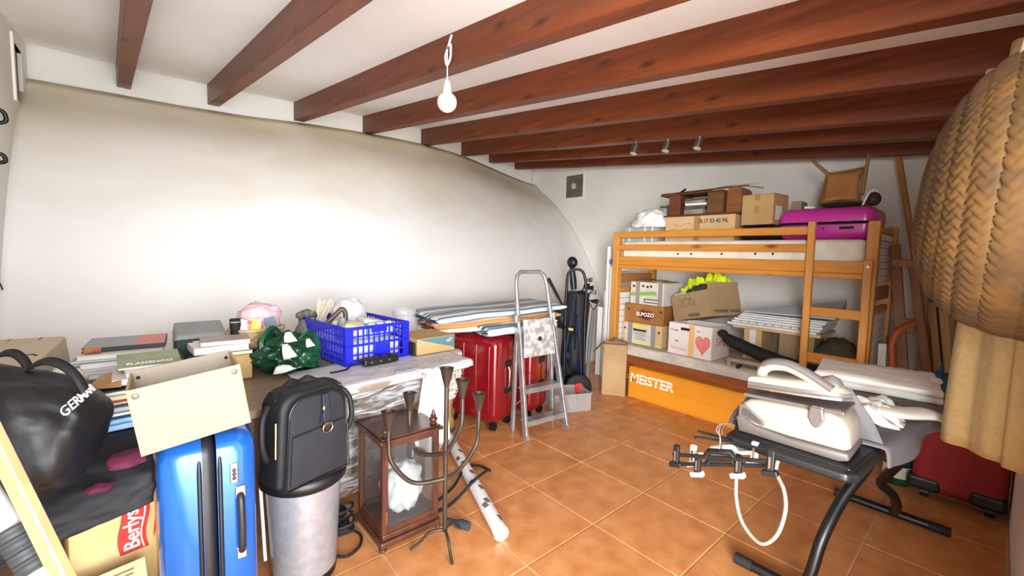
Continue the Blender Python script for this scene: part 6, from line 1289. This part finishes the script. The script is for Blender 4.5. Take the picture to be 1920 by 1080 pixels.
# poster tube
a_, c_ = at(940, 1000, z=.036), V((1.575, 2.45, .036)); M_tubew = mat('white_tube_paper', '#e6e5e3', .5)
t = thing('poster_tube', 'white cardboard poster tube with black prints lying on the tiles', 'tube', loc=(a_+c_)/2)
b = MB(); b.cyl(a_, c_, .034, n=28); b.build('tube', M_tubew, t, world=True, smooth=True)
b = MB(); dv = (c_-a_).normalized(); b.cyl(a_-dv*.004, a_+dv*.03, .0355, n=28); b.build('end_cap', mat('white_cap', '#efeeec', .4), t, world=True, smooth=True)
side_v = V((dv.y, -dv.x, 0)); Mx = Matrix
for i, (s, an) in enumerate(((.05, .9), (.17, 2.1), (.20, 1.5), (.33, 1.2), (.40, 2.2), (.50, 1.3), (.62, 1.9), (.70, 2.4), (.78, 1.2))):
    b = MB(); c0 = a_+dv*s
    def pt(u, v): 
        a = an+(u-.5)*.9; return c0+dv*(v*.05)+(V((0, 0, 1))*sin(a)+side_v*(-cos(a)) * -1)*.0346
    for k in range(3):
        n0 = len(b.v); b.grid(lambda u, v: pt(u*.8+.1*k, .1+.28*k+v*.2), 6, 2)
    b.build('print', M_ink, t, world=True, solid=.0006, off=0)
# black hoses and cables
b = MB(); b.tube(bez([(1.04, 1.79, .012), (1.18, 1.80, .012), (1.34, 1.82, .075), (1.46, 1.86, .078), (1.55, 1.95, .012), (1.53, 2.04, .012), (1.42, 2.02, .04), (1.27, 1.92, .02), (1.12, 1.86, .012)], 8), .008, 8); one(b, 'black_hose', M_blackm, 'looped black hose on the tiles under the white poster tube', 'hose', smooth=True)
for k, (c0, lb) in enumerate((((.63, 1.93), 'tangled black cable on the floor beside the silver bin'), ((.66, 2.03), 'second coil of black cable against the plastic sheet'))):
    random.seed(k+3); pts = [(c0[0]+(.07+.02*sin(i*1.3+k))*cos(i*.9+k), c0[1]+(.05+.02*cos(i*1.9))*sin(i*.9+k), .008+.018*(i/3)*.5) for i in range(22)]
    b = MB(); b.tube(bez(pts, 5), .007, 6); one(b, 'black_cable', M_blackm, lb, 'cable', 'cables beside the bin', smooth=True)
b = MB(); b.tube(bez([(.56, 1.82, .006), (.62, 1.76, .006), (.69, 1.79, .006), (.72, 1.86, .006), (.70, 1.93, .006)], 6), .006, 6); one(b, 'black_cable', M_blackm, 'single loop of black cable in front of the cable tangle', 'cable', 'cables beside the bin', smooth=True)
t = thing('torch', 'dark blue grey plastic torch lying behind the candelabra feet', 'torch', loc=(1.15, 1.62, 0)); M_slate = mat('slate_plastic', '#2e3742', .45)
p0, p1 = at(838, 975, z=.025), at(880, 987, z=.022); b = MB(); b.tube([p0, p0.lerp(p1, .45), p0.lerp(p1, .6), p1], [.012, .014, .022, .021], 14); b.build('body', M_slate, t, world=True, smooth=True)
# bare bulb on a hook
hx, hy = 1.222, 1.99
def zpx(py): return at(840, py, x=hx).z
t = thing('pendant_lamp', 'bare globe bulb hanging from a white hook on a ceiling beam', 'lamp', loc=(hx, hy, zpx(208)))
zT = zpx(66); zB_ = zpx(122)
xo = at(840, 100, x=hx).y
hy = at(838, 150, x=hx).y
b = MB(); b.tube(bez([(hx+.012, hy-.02, zT), (hx, hy, zpx(92)), (hx-.004, hy+.012, zpx(105)), (hx-.004, hy-.004, zB_), (hx, hy-.030, zpx(110)), (hx, hy-.032, zpx(86))], 8), .006, 8); b.build('hook', mat('white_plastic', '#eceae4', .4), t, world=True, smooth=True)
b = MB(); b.tube([(hx-.004, hy-.006, zpx(90)), (hx, hy-.004, zpx(152))], .003, 6); b.build('cord', M_paper, t, world=True)
b = MB(); b.blob((hx-.004, hy-.006, zpx(90)), (.008, .008, .008), 1, .05, 1, sub=2); b.build('brass_terminal', M_gold, t, world=True)
b = MB(); b.lathe([(.006, zpx(150)), (.014, zpx(152)), (.020, zpx(165)), (.024, zpx(174)), (.02, zpx(175))], 18, frame((hx, hy-.004, 0))); b.build('socket', M_paper, t, world=True, smooth=True)
zc2 = zpx(191); r_ = zpx(191)-zpx(210)
b = MB(); b.lathe([(.018, r_*1.12)]+[(max(.001, r_*sin(a)), r_*cos(a)) for a in [.32+2.8*i/16 for i in range(17)]], 28, frame((hx, hy-.004, zc2))); b.build('bulb', mat('milky_glass_bulb', '#e7dfcd', .15, coat=.5), t, world=True, smooth=True)
# three small spotlights under a far beam
for (px, py), lb in (((1194, 272), 'left of the three small chrome spotlights under the far beams'), ((1254, 266), 'middle one of the three small chrome spotlights'), ((1314, 260), 'right of the three small chrome spotlights under the far beams')):
    p = at(px, py, x=3.30); t = thing('spotlight', lb, 'spotlight', loc=p, group='chrome spotlights under the far beams')
    zcl = ceil_z(smooth_tab(3.1, YL)+.06)-.172-.103*(smooth_tab(3.1, YL)+.06-p.y)
    b = MB(); b.tube([p+V((0, 0, .03)), p+V((-.06 if px < 1300 else 0, 0, max(.05, zcl-p.z+.03)))], .005, 6); b.build('stem', M_chrome, t, world=True)
    b = MB(); b.cyl(p+V((.0, 0, .035)), p+V((-.02, .015, -.075)), .026, .032, 16); b.build('head', M_chrome, t, world=True, smooth=True)
    b = MB(); b.cyl(p+V((-.02, .015, -.075)), p+V((-.021, .0155, -.079)), .028, .028, 16); b.build('lens', mat('frosted_lens', '#dcd8c8', .3) if px < 1200 else bpy.data.materials['frosted_lens'], t, world=True)
a_, c_ = at(1020, 282, x=3.28), at(1318, 256, x=3.28); b = MB(); b.tube([a_, a_.lerp(c_, .5)+V((0, 0, -.006)), c_], .003, 6); one(b, 'lighting_wire', M_chrome, 'thin steel wire stretched along the beam above the spotlights', 'wire')
# vent on the right wall
v0, v1 = at(1062, 372, x=X1), at(1095, 326, x=X1)
t = thing('wall_vent', 'square grey ventilator with white frame high on the wall left of the bunk', 'vent', loc=(X1, (v0.y+v1.y)/2, v0.z)); M_vent = mat('grey_vent_metal', '#7d776d', .5, metal=.3, c2='#6b655c', scale=10)
ym, zm_ = (v0.y+v1.y)/2, (v0.z+v1.z)/2; hw_, hh_ = abs(v0.y-v1.y)/2, abs(v0.z-v1.z)/2
bw('plate', M_vent, t, (X1-.012, X1-.001, ym-hw_, ym+hw_, zm_-hh_, zm_+hh_), bevel=.002)
for a in ((ym-hw_-.025, ym-hw_, zm_-hh_-.025, zm_+hh_+.025), (ym+hw_, ym+hw_+.025, zm_-hh_-.025, zm_+hh_+.025), (ym-hw_, ym+hw_, zm_+hh_, zm_+hh_+.025), (ym-hw_, ym+hw_, zm_-hh_-.025, zm_-hh_)): bw('frame', mat('white_frame', '#e9e5dc', .6) if 'white_frame' not in bpy.data.materials else bpy.data.materials['white_frame'], t, (X1-.018, X1-.001)+a, bevel=.002)
b = MB(); b.lathe([(.03, 0), (.09, .0), (.09, .018), (.075, .022), (.06, .012), (.03, .012)], 24, axes((X1-.012, ym, zm_), (0, 1, 0), (0, 0, 1), (-1, 0, 0))); b.build('fan_ring', M_vent, t, world=True, smooth=True)
b = MB(); b.lathe([(.001, 0), (.042, .0), (.04, .02), (.001, .024)], 20, axes((X1-.012, ym, zm_), (0, 1, 0), (0, 0, 1), (-1, 0, 0))); b.build('fan_hub', mat('pale_hub', '#c9c5b0', .5), t, world=True, smooth=True)
# black coat hooks and loose wire on the left wall
for (px, py), s, lb in (((-9, 212), .05, 'black wall hook at the upper left picture edge'), ((-10, 292), .035, 'lower black wall hook at the left picture edge')):
    p = at(px, py, x=X0+.02); t = thing('wall_hook', lb, 'hook', loc=p, group='black hooks on the left wall')
    b = MB(); b.bx(X0+.001, X0+.012, p.y-.03-s*.6, p.y+.01, p.z-s, p.z+s); b.build('plate', M_black, t, world=True, bevel=.004)
    b = MB(); b.tube(bez([(X0+.012, p.y-.02, p.z+s*.5), (X0+.05, p.y-.01, p.z+s*.2), (X0+.055, p.y, p.z-s*.7), (X0+.02, p.y+.005, p.z-s)], 6), .010, 8); b.build('hook', M_black, t, world=True, smooth=True)
pts = [at(px, py, x=X0+.008) for px, py in ((-14, 520), (2, 535), (12, 570), (30, 588), (58, 596))]
b = MB(); b.tube(bez(pts, 6), .003, 5); one(b, 'loose_wire', M_dark, 'thin dark wire running down the left wall above the beige carton', 'wire')
